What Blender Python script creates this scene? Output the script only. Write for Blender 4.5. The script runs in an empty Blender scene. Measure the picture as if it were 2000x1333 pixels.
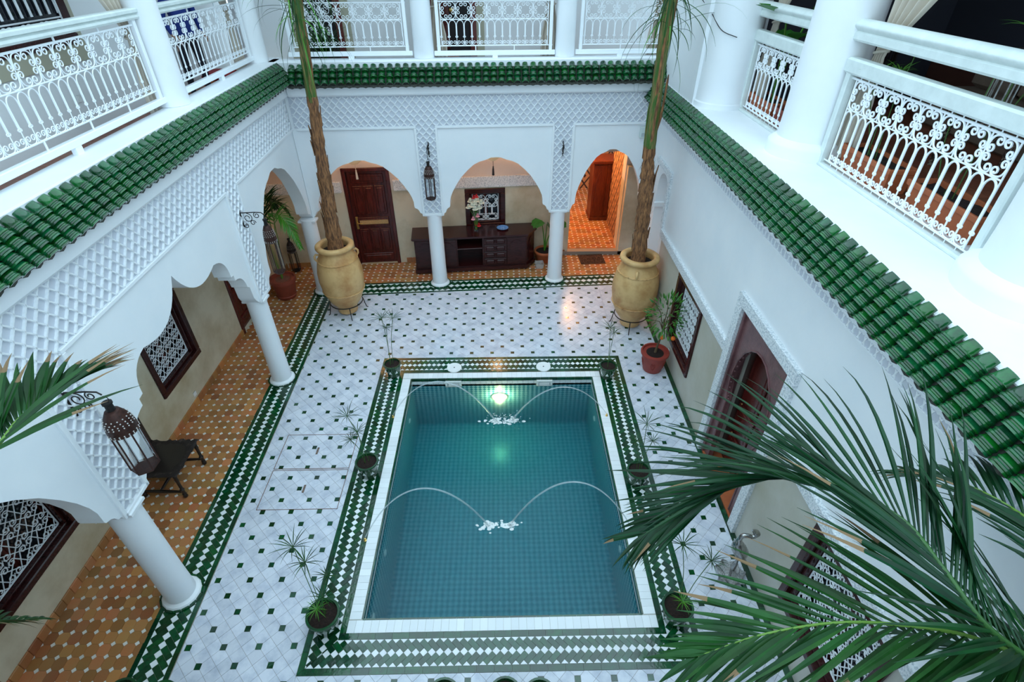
import bpy, bmesh, math, random
from mathutils import Vector, Matrix
from mathutils.geometry import tessellate_polygon
random.seed(7)
PI = math.pi
SC = bpy.context.scene
COL = SC.collection

# ------------------------------------------------------------ camera, sky, exposure
CX, CAMZ = 0.045, 6.5
cam_data = bpy.data.cameras.new('camera')
cam_data.sensor_width = 36.0
FPX = 1036.2
cam_data.lens = FPX * 36.0 / 2000.0
cam_data.clip_start = 0.05
cam = bpy.data.objects.new('camera', cam_data)
COL.objects.link(cam)
_p, _y, _r = .6414, -.0192, -.0007
_fw = Vector((0, math.cos(_p), -math.sin(_p))); _rt = Vector((1, 0, 0)); _dn = Vector((0, -math.sin(_p), -math.cos(_p)))
_Rz = Matrix.Rotation(_y, 3, 'Z')
_fw, _rt, _dn = _Rz @ _fw, _Rz @ _rt, _Rz @ _dn
_rt, _dn = _rt * math.cos(_r) + _dn * math.sin(_r), -_rt * math.sin(_r) + _dn * math.cos(_r)
cam.matrix_world = Matrix(((_rt.x, -_dn.x, -_fw.x, CX), (_rt.y, -_dn.y, -_fw.y, 0), (_rt.z, -_dn.z, -_fw.z, CAMZ), (0, 0, 0, 1)))
SC.camera = cam

def proj(p):
    d = Vector(p) - Vector((CX, 0, CAMZ))
    c = d.dot(_fw)
    if c < .1: return (9e9, 9e9, c)
    return (1000 + FPX * d.dot(_rt) / c, 666.5 + FPX * d.dot(_dn) / c, c)

w = bpy.data.worlds.new('overcast sky'); SC.world = w; w.use_nodes = True
nt = w.node_tree; nt.nodes.clear()
tc = nt.nodes.new('ShaderNodeTexCoord'); sp = nt.nodes.new('ShaderNodeSeparateXYZ')
rp = nt.nodes.new('ShaderNodeValToRGB'); bg = nt.nodes.new('ShaderNodeBackground'); ou = nt.nodes.new('ShaderNodeOutputWorld')
nt.links.new(tc.outputs['Generated'], sp.inputs[0]); nt.links.new(sp.outputs['Z'], rp.inputs[0])
rp.color_ramp.elements[0].position = 0.0; rp.color_ramp.elements[0].color = (.42, .58, .70, 1)
rp.color_ramp.elements[1].position = 1.0; rp.color_ramp.elements[1].color = (.64, .87, 1.0, 1)
bg.inputs['Strength'].default_value = 1.9
nt.links.new(rp.outputs[0], bg.inputs[0]); nt.links.new(bg.outputs[0], ou.inputs[0])
SC.view_settings.view_transform = 'Standard'; SC.view_settings.look = 'None'
SC.view_settings.gamma = 1.0; SC.view_settings.use_curve_mapping = False
SC.view_settings.exposure = 0.56
SC.cycles.use_denoising = True
SC.cycles.max_bounces = 10; SC.cycles.diffuse_bounces = 6; SC.cycles.transmission_bounces = 8; SC.cycles.transparent_max_bounces = 12
SC.cycles.sample_clamp_indirect = 6.0
SC.cycles.caustics_reflective = False

# ------------------------------------------------------------ materials
MATS = {}
def mat(name, col, rough=.6, col2=None, scale=4.0, mix=(.35, .7), bump=0, bscale=None, metal=0, spec=.5, rnd=0, coat=0, trans=0, emit=None, estr=0, alpha=1, ior=1.45, detail=6, stretch=None, sheen=0):
    """procedural principled material: noise between two colours, per-object / per-island tint, bump"""
    if name in MATS: return MATS[name]
    m = bpy.data.materials.new(name); MATS[name] = m
    m.use_nodes = True; t = m.node_tree; b = t.nodes['Principled BSDF']
    L = t.links.new; N = t.nodes.new
    b.inputs['Roughness'].default_value = rough; b.inputs['Metallic'].default_value = metal
    b.inputs['Specular IOR Level'].default_value = spec; b.inputs['Coat Weight'].default_value = coat
    b.inputs['Coat Roughness'].default_value = .08
    b.inputs['Transmission Weight'].default_value = trans; b.inputs['IOR'].default_value = ior; b.inputs['Alpha'].default_value = alpha
    if emit: b.inputs['Emission Color'].default_value = (*emit, 1); b.inputs['Emission Strength'].default_value = estr
    b.inputs['Base Color'].default_value = (*col, 1)
    src = None
    if col2 or bump:
        g = N('ShaderNodeNewGeometry') if not stretch else N('ShaderNodeTexCoord')
        out = g.outputs['Position'] if not stretch else g.outputs['Object']
        if stretch:
            mp = N('ShaderNodeMapping'); mp.inputs['Scale'].default_value = stretch; L(out, mp.inputs[0]); out = mp.outputs[0]
    if col2:
        n = N('ShaderNodeTexNoise'); n.inputs['Scale'].default_value = scale; n.inputs['Detail'].default_value = detail; n.inputs['Roughness'].default_value = .6
        L(out, n.inputs['Vector'])
        r = N('ShaderNodeValToRGB'); r.color_ramp.elements[0].position, r.color_ramp.elements[1].position = mix
        r.color_ramp.elements[0].color = (*col, 1); r.color_ramp.elements[1].color = (*col2, 1)
        L(n.outputs['Fac'], r.inputs[0]); src = r.outputs[0]
    if rnd:
        oi = N('ShaderNodeObjectInfo'); gi = N('ShaderNodeNewGeometry')
        ad = N('ShaderNodeMath'); ad.operation = 'ADD'; fr = N('ShaderNodeMath'); fr.operation = 'FRACT'
        L(oi.outputs['Random'], ad.inputs[0]); L(gi.outputs['Random Per Island'], ad.inputs[1]); L(ad.outputs[0], fr.inputs[0])
        mr = N('ShaderNodeMapRange'); mr.inputs['To Min'].default_value = 1 - rnd; mr.inputs['To Max'].default_value = 1 + rnd
        L(fr.outputs[0], mr.inputs['Value'])
        hs = N('ShaderNodeHueSaturation'); L(mr.outputs[0], hs.inputs['Value'])
        mr2 = N('ShaderNodeMapRange'); mr2.inputs['To Min'].default_value = .5 - rnd * .04; mr2.inputs['To Max'].default_value = .5 + rnd * .04
        mu = N('ShaderNodeMath'); mu.operation = 'MULTIPLY'; mu.inputs[1].default_value = 7.31; f2 = N('ShaderNodeMath'); f2.operation = 'FRACT'
        L(fr.outputs[0], mu.inputs[0]); L(mu.outputs[0], f2.inputs[0]); L(f2.outputs[0], mr2.inputs['Value']); L(mr2.outputs[0], hs.inputs['Hue'])
        if src: L(src, hs.inputs['Color'])
        else: hs.inputs['Color'].default_value = (*col, 1)
        src = hs.outputs[0]
    if src: L(src, b.inputs['Base Color'])
    if bump:
        n2 = N('ShaderNodeTexNoise'); n2.inputs['Scale'].default_value = bscale or scale * 4; n2.inputs['Detail'].default_value = 4
        L(out, n2.inputs['Vector'])
        bp = N('ShaderNodeBump'); bp.inputs['Strength'].default_value = bump; bp.inputs['Distance'].default_value = .02
        L(n2.outputs['Fac'], bp.inputs['Height']); L(bp.outputs[0], b.inputs['Normal'])
    return m

WHITE = mat('white plaster', (.86, .875, .89), .62, (.80, .83, .86), 1.3, bump=.12, bscale=9)
LATTICE = mat('carved white plaster', (.86, .88, .90), .55, bump=.1, bscale=30)
RECESS = mat('lilac grey recess shade', (.60, .62, .68), .8)  # shade behind the ribs and rosettes is put into this grey
BEIGE = mat('beige lime plaster', (.68, .61, .46), .40, (.46, .37, .23), 1.1, (.42, .68), bump=.08, bscale=14)
STUCCO = mat('pitted white stucco band', (.84, .86, .88), .75, (.55, .60, .64), 42, (.47, .60), bump=1, bscale=42, detail=2)
PINKW = mat('warm pale plaster', (.72, .62, .54), .7, (.66, .56, .49), 2)
RAILW = mat('white painted iron', (.88, .91, .94), .35)
RAILG = mat('off white painted wood', (.72, .78, .76), .4, (.62, .68, .66), 6, bump=.15, bscale=25)
MARBLE = mat('white marble', (.68, .70, .77), .22, (.42, .46, .56), 5.5, (.44, .78), rnd=.07, bump=.05, bscale=40)
GREENT = mat('green glazed tile', (.002, .070, .022), .09, (.004, .028, .012), 9, rnd=.4, bump=.05, bscale=22, ior=1.7)
WHITET = mat('white glazed tile', (.82, .85, .87), .2, rnd=.06)
GROUT = mat('sandy grout', (.30, .26, .22), .9)
GROUTW = mat('pale grout', (.50, .49, .45), .9)
TERRA = mat('terracotta tile', (.46, .17, .060), .25, (.40, .20, .075), 2.2, (.35, .65), rnd=.30, bump=.1, bscale=25)
TERRAW = mat('cream inset tile', (.80, .76, .70), .3, rnd=.08)
ROOFT = mat('green glazed roof tile', (.003, .080, .018), .12, (.006, .024, .010), 14, (.45, .75), rnd=.5, bump=.16, bscale=26, coat=.45)
ROOFD = mat('dark tile mortar', (.030, .035, .028), .8, (.10, .10, .085), 30)
WOOD = mat('dark red brown wood', (.105, .012, .009), .25, (.035, .005, .004), 3, stretch=(8, 8, 1.2), coat=.15)
WOODP = mat('dark mahogany wood', (.046, .0085, .008), .22, (.024, .004, .004), 3, stretch=(2, 9, 9), coat=.12, spec=.35)
WOODO = mat('orange brown wood', (.15, .03, .010), .3, (.07, .012, .006), 4, stretch=(6, 6, 1.2))
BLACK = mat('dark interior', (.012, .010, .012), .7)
GLASSD = mat('dark window glass', (.010, .012, .018), .05, spec=.6)
IRON = mat('dark iron', (.020, .016, .015), .5, metal=.4)
RUST = mat('rusty brown pierced iron', (.075, .030, .022), .45, (.03, .014, .012), 30, metal=.5)
GLASS = mat('lantern glass', (.93, .96, .97), .03, trans=1, ior=1.1, alpha=.55)
BRASS = mat('brass', (.75, .50, .16), .28, metal=1)
SILVER = mat('polished silver metal', (.52, .52, .50), .2, (.25, .24, .23), 14, metal=1)
URN = mat('sandy glazed clay', (.70, .44, .19), .45, (.48, .23, .075), 2.6, (.42, .68), bump=.25, bscale=18)
CLAY = mat('red clay', (.30, .055, .030), .55, (.22, .045, .025), 8, bump=.15, bscale=30)
CLAYO = mat('orange clay planter', (.48, .13, .045), .5, (.38, .10, .04), 6)
SOIL = mat('dark potting soil', (.030, .014, .010), .95, (.008, .005, .004), 40, bump=.9, bscale=70)
GPOT = mat('green glazed pot', (.006, .075, .020), .12, (.015, .035, .02), 10, coat=.5)
TRUNK = mat('shaggy palm trunk', (.42, .19, .075), .85, (.11, .05, .026), 4, (.36, .62), bump=1, bscale=10, stretch=(9, 9, 1.3))
STALK = mat('green palm sheath', (.045, .12, .016), .5, (.26, .16, .06), 4, (.44, .62), stretch=(10, 10, .8), bump=.6, bscale=8)
LEAF = mat('palm green leaf', (.009, .062, .008), .42, (.005, .034, .006), 6, rnd=.4, spec=.3)
LEAFB = mat('deep blue green palm leaf', (.004, .040, .010), .40, (.002, .022, .007), 5, rnd=.45, spec=.3)
LEAFL = mat('bright green leaf', (.055, .21, .014), .4, rnd=.25)
DRY = mat('dry brown leaf tip', (.19, .12, .06), .8)
RACH = mat('yellow green midrib', (.12, .24, .035), .45)
BARK = mat('grey brown bark', (.13, .085, .045), .9, bump=.4, bscale=40)
ORANGE = mat('orange peel', (.85, .16, .01), .4)
CLOTH = mat('cream curtain cloth', (.62, .55, .46), .9, (.56, .49, .41), 5)
LEATHER = mat('worn black leather', (.016, .010, .009), .55, (.085, .060, .050), 14, (.55, .75), bump=.4, bscale=40)
PLASTIC = mat('white plastic', (.85, .86, .85), .35)
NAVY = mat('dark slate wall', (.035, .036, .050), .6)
SOFA = mat('taupe sofa fabric', (.24, .17, .125), .9, (.20, .14, .105), 9)

# ------------------------------------------------------------ mesh builder
class MB:
    def __init__(s): s.v = []; s.f = []; s.m = []
    def add(s, vs, fs, m=0):
        o = len(s.v); s.v += [tuple(v) for v in vs]
        for f in fs: s.f.append(tuple(i + o for i in f)); s.m.append(m)
    def box(s, a, b, m=0, M=None):
        (x0, y0, z0), (x1, y1, z1) = a, b
        vs = [Vector(p) for p in ((x0,y0,z0),(x1,y0,z0),(x1,y1,z0),(x0,y1,z0),(x0,y0,z1),(x1,y0,z1),(x1,y1,z1),(x0,y1,z1))]
        if M is not None: vs = [M(*v) if callable(M) else M @ v for v in vs]
        s.add(vs, [(0,3,2,1),(4,5,6,7),(0,1,5,4),(1,2,6,5),(2,3,7,6),(3,0,4,7)], m)
    def bev(s, a, b, r=.01, m=0, M=None):
        """box with chamfered edges"""
        (x0, y0, z0), (x1, y1, z1) = a, b
        vs = []
        for z, q in ((z0, r), (z0 + r, 0), (z1 - r, 0), (z1, r)):
            for x, y in ((x0+q+r,y0+q),(x1-q-r,y0+q),(x1-q,y0+q+r),(x1-q,y1-q-r),(x1-q-r,y1-q),(x0+q+r,y1-q),(x0+q,y1-q-r),(x0+q,y0+q+r)):
                vs.append(Vector((x, y, z)))
        if M is not None: vs = [M(*v) if callable(M) else M @ v for v in vs]
        fs = [tuple(range(7, -1, -1)), tuple(range(24, 32))]
        for k in range(3):
            for i in range(8): fs.append((k*8+i, k*8+(i+1) % 8, k*8+8+(i+1) % 8, k*8+8+i))
        s.add(vs, fs, m)
    def prism(s, poly, c0, c1, fn=None, m=0, bottom=True):
        """poly in (a,b), extruded along c; fn maps (a,b,c) to a point"""
        fn = fn or (lambda a, b, c: (a, b, c)); n = len(poly)
        vs = [fn(a, b, c0) for a, b in poly] + [fn(a, b, c1) for a, b in poly]
        if n <= 4: tri = [tuple(range(n))]
        else: tri = [t for t in tessellate_polygon([[Vector((a, b, 0)) for a, b in poly]])]
        fs = [tuple(i + n for i in t) for t in tri]
        if bottom: fs += [tuple(reversed(t)) for t in tri]
        fs += [(i, (i+1) % n, (i+1) % n + n, i + n) for i in range(n)]
        s.add(vs, fs, m)
    def tube(s, path, r, n=6, caps=True, m=0, closed=False, flat=1.0):
        path = [Vector(p) for p in path]; k = len(path)
        rs = r if isinstance(r, (list, tuple)) else [r] * k
        up = None; vs = []
        for i, p in enumerate(path):
            if closed: t = path[(i+1) % k] - path[i-1]
            else: t = path[min(i+1, k-1)] - path[max(i-1, 0)]
            if t.length < 1e-9: t = Vector((0, 0, 1))
            t.normalize()
            if up is None:
                up = Vector((0, 0, 1)) if abs(t.z) < .9 else Vector((0, 1, 0))
            sd = t.cross(up)
            if sd.length < 1e-6: sd = t.cross(Vector((1, 0, 0)))
            sd.normalize(); up = sd.cross(t).normalized()
            for j in range(n):
                a = 2*PI*j/n
                vs.append(p + sd*math.cos(a)*rs[i] + up*math.sin(a)*rs[i]*flat)
        fs = []
        for i in range(k if closed else k-1):
            a, b = i*n, ((i+1) % k)*n
            for j in range(n): fs.append((a+j, a+(j+1) % n, b+(j+1) % n, b+j))
        if caps and not closed: fs += [tuple(range(n-1, -1, -1)), tuple(range((k-1)*n, k*n))]
        s.add(vs, fs, m)
    def lathe(s, prof, n=24, c=(0,0,0), m=0, M=None, caps=True, a0=0.0):
        vs = []; k = len(prof)
        for r, z in prof:
            for j in range(n):
                a = a0 + 2*PI*j/n; v = Vector((r*math.cos(a), r*math.sin(a), z))
                if M is not None: v = M @ v
                vs.append(v + Vector(c))
        fs = []
        for i in range(k-1):
            for j in range(n): fs.append((i*n+j, i*n+(j+1) % n, (i+1)*n+(j+1) % n, (i+1)*n+j))
        if caps:
            if prof[0][0] > 1e-6: fs.append(tuple(range(n-1, -1, -1)))
            if prof[-1][0] > 1e-6: fs.append(tuple(range((k-1)*n, k*n)))
        s.add(vs, fs, m)
    def ball(s, c, r, n=8, k=5, m=0, sc=(1,1,1)):
        pr = [(r*math.sin(PI*i/k) if 0 < i < k else r*.05, -r*math.cos(PI*i/k)) for i in range(k+1)]
        s.lathe(pr, n, c, m, Matrix.Diagonal((*sc, 1)).to_3x3())
    def grid(s, fn, nu, nv, m=0):
        vs = [fn(i/nu, j/nv) for j in range(nv+1) for i in range(nu+1)]
        fs = [(j*(nu+1)+i, j*(nu+1)+i+1, (j+1)*(nu+1)+i+1, (j+1)*(nu+1)+i) for j in range(nv) for i in range(nu)]
        s.add(vs, fs, m)
    def mesh(s, name, mats, smooth=None, fix=True):
        me = bpy.data.meshes.new(name); me.from_pydata(s.v, [], s.f)
        for q in (mats if isinstance(mats, (list, tuple)) else [mats]): me.materials.append(q)
        if any(s.m): me.polygons.foreach_set('material_index', s.m)
        if fix:
            b = bmesh.new(); b.from_mesh(me); bmesh.ops.recalc_face_normals(b, faces=b.faces); b.to_mesh(me); b.free()
        if smooth is not None:
            me.shade_smooth(); me.set_sharp_from_angle(angle=math.radians(smooth))
        me.update(); return me
    def build(s, name, mats, parent=None, smooth=None, loc=None, fix=True, **kw):
        """one mesh object; its origin is put at the middle of its foot when it has no parent"""
        if parent is None and loc is None and s.v:
            xs = [v[0] for v in s.v]; ys = [v[1] for v in s.v]; zs = [v[2] for v in s.v]
            loc = ((min(xs)+max(xs))/2, (min(ys)+max(ys))/2, min(zs))
            s.v = [(v[0]-loc[0], v[1]-loc[1], v[2]-loc[2]) for v in s.v]
        return obj(name, s.mesh(name, mats, smooth, fix), parent, loc, **kw)

def obj(name, me, parent=None, loc=None, label=None, cat=None, group=None, kind=None):
    o = bpy.data.objects.new(name, me); COL.objects.link(o)
    if parent is not None: o.parent = parent
    if loc is not None: o.location = loc
    return tag(o, label, cat, group, kind)
def tag(o, label=None, cat=None, group=None, kind=None):
    if label: o['label'] = label
    if cat: o['category'] = cat
    if group: o['group'] = group
    if kind: o['kind'] = kind
    return o
def thing(name, label, cat, loc=(0,0,0), rz=0, group=None, kind=None):
    o = bpy.data.objects.new(name, None); COL.objects.link(o); o.empty_display_size = .1
    o.location = loc; o.rotation_euler = (0, 0, rz)
    return tag(o, label, cat, group, kind)
def struct(name, label=None):
    o = bpy.data.objects.new(name, None); COL.objects.link(o); o['kind'] = 'structure'
    if label: o['label'] = label
    return o
def dup(root, loc, rz, label=None, group=None):
    r = root.copy(); COL.objects.link(r); r.location = loc; r.rotation_euler = (0, 0, rz)
    if label: r['label'] = label
    if group: r['group'] = group
    for ch in list(root.children):
        c = ch.copy(); COL.objects.link(c); c.parent = r
        for g in list(ch.children):
            d = g.copy(); COL.objects.link(d); d.parent = c
    return r

# ------------------------------------------------------------ polygons and tile fields
def clip(poly, a, b, c):
    """keep the side a*x + b*y <= c of a convex polygon"""
    out = []; n = len(poly)
    for i in range(n):
        p, q = poly[i], poly[(i+1) % n]
        dp, dq = a*p[0]+b*p[1]-c, a*q[0]+b*q[1]-c
        if dp <= 0: out.append(p)
        if (dp < 0 < dq) or (dq < 0 < dp):
            t = dp/(dp-dq); out.append((p[0]+t*(q[0]-p[0]), p[1]+t*(q[1]-p[1])))
    return out
def area(poly):
    return .5*sum(poly[i][0]*poly[(i+1) % len(poly)][1]-poly[(i+1) % len(poly)][0]*poly[i][1] for i in range(len(poly)))
def inset(poly, g):
    if area(poly) < 0: poly = poly[::-1]
    res = poly; n = len(poly)
    for i in range(n):
        (x0, y0), (x1, y1) = poly[i], poly[(i+1) % n]; l = math.hypot(x1-x0, y1-y0)
        if l < 1e-5: continue
        nx, ny = (y1-y0)/l, -(x1-x0)/l
        res = clip(res, nx, ny, nx*x0+ny*y0-g)
        if len(res) < 3: return []
    return res
TILEMESH = {}
def tilemesh(name, pts, h, m):
    key = (m.name, round(h, 4)) + tuple((round(x, 3), round(y, 3)) for x, y in pts)
    if key not in TILEMESH:
        b = MB(); b.prism(pts, -h, 0, m=0, bottom=False); TILEMESH[key] = b.mesh(name, m)
    return TILEMESH[key]
def field(parent, items, z, h=.008, gap=.003, limits=None, seen_min=4.0):
    """items: (name, polygon, material). The pieces that show largest become parts, the rest one joined part."""
    todo = {}
    for name, poly, m in items:
        p = inset(poly, gap/2)
        if len(p) < 3 or abs(area(p)) < 2e-5: continue
        cx = sum(q[0] for q in p)/len(p); cy = sum(q[1] for q in p)/len(p)
        px, py, d = proj((cx, cy, z))
        vis = 0 if (px < -20 or px > 2020 or py < -20 or py > 1353) else abs(area(p))/d**3 * (CAMZ-z)*FPX**2
        todo.setdefault(name, []).append((vis, p, m, cx, cy))
    rest = MB(); mats = []
    for name, lst in todo.items():
        lst.sort(key=lambda q: -q[0]); lim = (limits or {}).get(name, 300)
        for i, (vis, p, m, cx, cy) in enumerate(lst):
            dz = random.uniform(-.0012, .0012)
            if i < lim and vis > seen_min:
                obj(name, tilemesh(name, [(x-cx, y-cy) for x, y in p], h, m), parent, (cx, cy, z+dz))
            else:
                if m not in mats: mats.append(m)
                rest.prism(p, z-h+dz, z+dz, m=mats.index(m), bottom=False)
    if rest.v: rest.build('tile_field', mats, parent, loc=(0,0,0), kind='stuff')

# ------------------------------------------------------------ wing frames: u along the wing, n towards the court, z up
def FL(u, n, z): return Vector((-4.0+n-.022*(u-3.4), u, z))
def FB(u, n, z): return Vector((u, 11.064-n+.056*(u+1.46), z))
def FR(u, n, z): return Vector((3.2-n, u, z))
def FW(u, n, z): return Vector((-5.36+n, u, z))               # back wall of the left arcade
def FK(u, n, z): return Vector((u, 12.02-n+.09*(u+3.6), z))   # back wall of the back arcade
def fr(F): return lambda a, b, c: F(a, c, b)                  # for prisms drawn in (u, z), extruded along n

# ------------------------------------------------------------ floors
PXI, PY0, PY1 = 1.69, 3.14, 7.55           # inside of the pool
PXO, QY0, QY1 = 2.30, 2.53, 8.18           # outside of its tiled border
def herring(length, wid, band, d):
    """herringbone border in (s, t): two green bands, a row of white diamonds, slanted green tiles either side"""
    out = []; c = wid/2; hw = c-band; e = hw-d/2
    k = int(length/d)+2
    for i in range(-2, k+6):
        x = i*d
        out.append(('white_tile', [(x-d/2, c), (x, c-d/2), (x+d/2, c), (x, c+d/2)], WHITET))
        out.append(('herringbone_tile', [(x-d/2, c), (x, c+d/2), (x-e, c+hw), (x-d/2-e, c+e)], GREENT))
        out.append(('herringbone_tile', [(x-d/2, c), (x-d/2-e, c-e), (x-e, c-hw), (x, c-d/2)], GREENT))
        for sg in (1, -1):
            out.append(('triangle_tile', [(x-e, c+sg*hw), (x-e+d, c+sg*hw), (x-e+d/2, c+sg*(hw-d/2))], WHITET))
    n = int(length/.2)+1
    for i in range(n):
        for t0 in (0, wid-band):
            out.append(('band_tile', [(i*.2, t0), (i*.2+.2, t0), (i*.2+.2, t0+band), (i*.2, t0+band)], GREENT))
    return [(n, p, m) for n, p, m in out]
def place(items, o, dx, dy, planes):
    """(s,t) to the ground: o + s*dx + t*dy, cut by half planes"""
    res = []
    for n, p, m in items:
        q = [(o[0]+s*dx[0]+t*dy[0], o[1]+s*dx[1]+t*dy[1]) for s, t in p]
        for pl in planes:
            q = clip(q, *pl)
            if len(q) < 3: break
        if len(q) >= 3: res.append((n, q, m))
    return res

base = MB()
for a, b in (((-5.6, .2), (-PXI, 13.2)), ((PXI, .2), (3.4, 13.2)), ((-PXI, .2), (PXI, PY0)), ((-PXI, PY1), (PXI, 13.2))):
    base.box((a[0], a[1], -.2), (b[0], b[1], -.006))
floor = base.build('floor', GROUT, loc=(0,0,0), kind='structure')

sl = -.023                                  # slant of the left border
def LX(y, off): return -3.935+sl*(y-2.5)+off
W1, W2 = .235, .26                          # half widths of the left and back borders
BL0, BS = 11.0, .06
pl_left_in = (1, -sl, -3.925-sl*2.5+W1)     # x - sl*y <= c  : left of the inner edge
pl_left_out = (1, -sl, -3.925-sl*2.5-W1)
def neg(p): return (-p[0], -p[1], -p[2])
pl_back_in = (-BS, 1, BL0-W2)               # y - BS*x <= c : in front of the back border
pl_back_out = (-BS, 1, BL0+W2)
pl_wall_back = (-.09, 1, 12.02+.09*3.6)
# marble with small green squares
P = .405/(2*math.sqrt(2)); E = P/math.sqrt(2); OX, OY = -3.026, 3.055; HG = .034
marble = []
def V(i, j): return (OX+(i-j)*E, OY+(i+j)*E)
regions = [[neg(pl_left_in), (1, 0, -PXO), (0, -1, -.6), pl_back_in],
           [(-1, 0, -PXO), (1, 0, 3.125), (0, -1, -.6), pl_back_in],
           [(-1, 0, PXO), (1, 0, PXO), (0, -1, -QY1), pl_back_in],
           [(-1, 0, PXO), (1, 0, PXO), (0, 1, QY0), (0, -1, -.6)]]
for i in range(-40, 90):
    for j in range(-60, 60):
        c = V(i+.5, j+.5)
        if not (-4.4 < c[0] < 3.4 and .5 < c[1] < 11.4): continue
        pts = []
        for di, dj in ((0,0), (1,0), (1,1), (0,1)):
            a, b = i+di, j+dj
            if a % 2 == 0 and b % 2 == 0:
                k = HG*math.sqrt(2)/P
                prv, nxt = {(0,0): ((0,1),(1,0)), (1,0): ((0,0),(1,1)), (1,1): ((1,0),(0,1)), (0,1): ((1,1),(0,0))}[(di, dj)]
                for q in (prv, nxt): pts.append(V(a+(q[0]-di)*k, b+(q[1]-dj)*k))
            else: pts.append(V(a, b))
        its = [('marble_tile', pts, MARBLE)]
        if i % 2 == 0 and j % 2 == 0:
            x, y = V(i, j); its.append(('green_tile', [(x-HG,y-HG),(x+HG,y-HG),(x+HG,y+HG),(x-HG,y+HG)], GREENT))
        for r in regions: marble += place(its, (0,0), (1,0), (0,1), r)
field(floor, marble, 0.0, limits={'green_tile': 200})

# terracotta octagons with cream squares in the arcades
terr = struct('floor'); TQ, TK = .138, .031
def octagons(x0, x1, y0, y1, regs, ox=-4.937, oy=6.64):
    out = []
    for i in range(int((x0-ox)/TQ)-2, int((x1-ox)/TQ)+2):
        for j in range(int((y0-oy)/TQ)-2, int((y1-oy)/TQ)+2):
            x, y = ox+i*TQ, oy+j*TQ; q = TQ; k = TK
            its = [('terracotta_tile', [(x+k,y),(x+q-k,y),(x+q,y+k),(x+q,y+q-k),(x+q-k,y+q),(x+k,y+q),(x,y+q-k),(x,y+k)], TERRA),
                   ('cream_tile', [(x-k,y),(x,y-k),(x+k,y),(x,y+k)], TERRAW)]
            for r in regs: out += place(its, (0,0), (1,0), (0,1), r)
    return out
field(terr, octagons(-5.4, 3.4, .6, 12.8, [[pl_left_out, (-1, 0, 5.36), (0, -1, -.6), pl_wall_back],
      [neg(pl_left_out), neg(pl_back_out), pl_wall_back, (1, 0, 3.3)]]), .0, limits={'cream_tile': 300})
room_floor = MB(); room_floor.box((-.2, 12.45, -.1), (4.4, 17.2, .094))
rf = room_floor.build('floor', GROUT, loc=(0,0,0), kind='structure')
field(rf, octagons(.5, 4.4, 12.5, 17, [[(0, -1, -12.62), neg((-.09, 1, 12.02+.09*3.6+.02)), (-1, 0, -.3), (1, 0, 4.3), (0, 1, 17)]]), .1, limits={'terracotta_tile': 120, 'cream_tile': 120})

# herringbone borders
b1 = struct('trim_1'); b2 = struct('trim_2')
mit = ((-3.925+sl*8.4-W1), (-3.925+sl*8.4+W1))
c0 = (LX(10.9, -W1), BL0+W2+BS*LX(10.9, -W1)); c1 = (LX(10.5, W1), BL0-W2+BS*LX(10.5, W1))
mx, my = c1[0]-c0[0], c1[1]-c0[1]
mplane = (-my, mx, -my*c0[0]+mx*c0[1])      # below the mitre line
if mplane[0]*(-4)+mplane[1]*5 > mplane[2]: mplane = neg(mplane)
hb = herring(11, 2*W1, .06, .0995)
field(b1, place(hb, (LX(.6, -W1), .6), (sl, 1), (1, 0), [mplane, (0, -1, -.6)]), .001, limits={'white_tile': 120, 'triangle_tile': 60, 'band_tile': 110})
hb = herring(8, 2*W2, .06, .138)
field(b2, place(hb, (-4.5, BL0-W2-BS*4.5), (1, BS), (0, 1), [neg(mplane), (1, 0, 3.2)]), .001, limits={'herringbone_tile': 150, 'white_tile': 70, 'triangle_tile': 1, 'band_tile': 70})
# green skirting strip on the floor along the right wall
sk = MB(); sk.box((3.12, .6, -.01), (3.2, 10.9, -.003)); bb = sk.build('baseboard_right', GROUT, loc=(0,0,0), kind='structure')
field(bb, [('green_tile', [(3.125, .6+i*.2), (3.2, .6+i*.2), (3.2, .8+i*.2), (3.125, .8+i*.2)], GREENT) for i in range(52)], .002)

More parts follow.
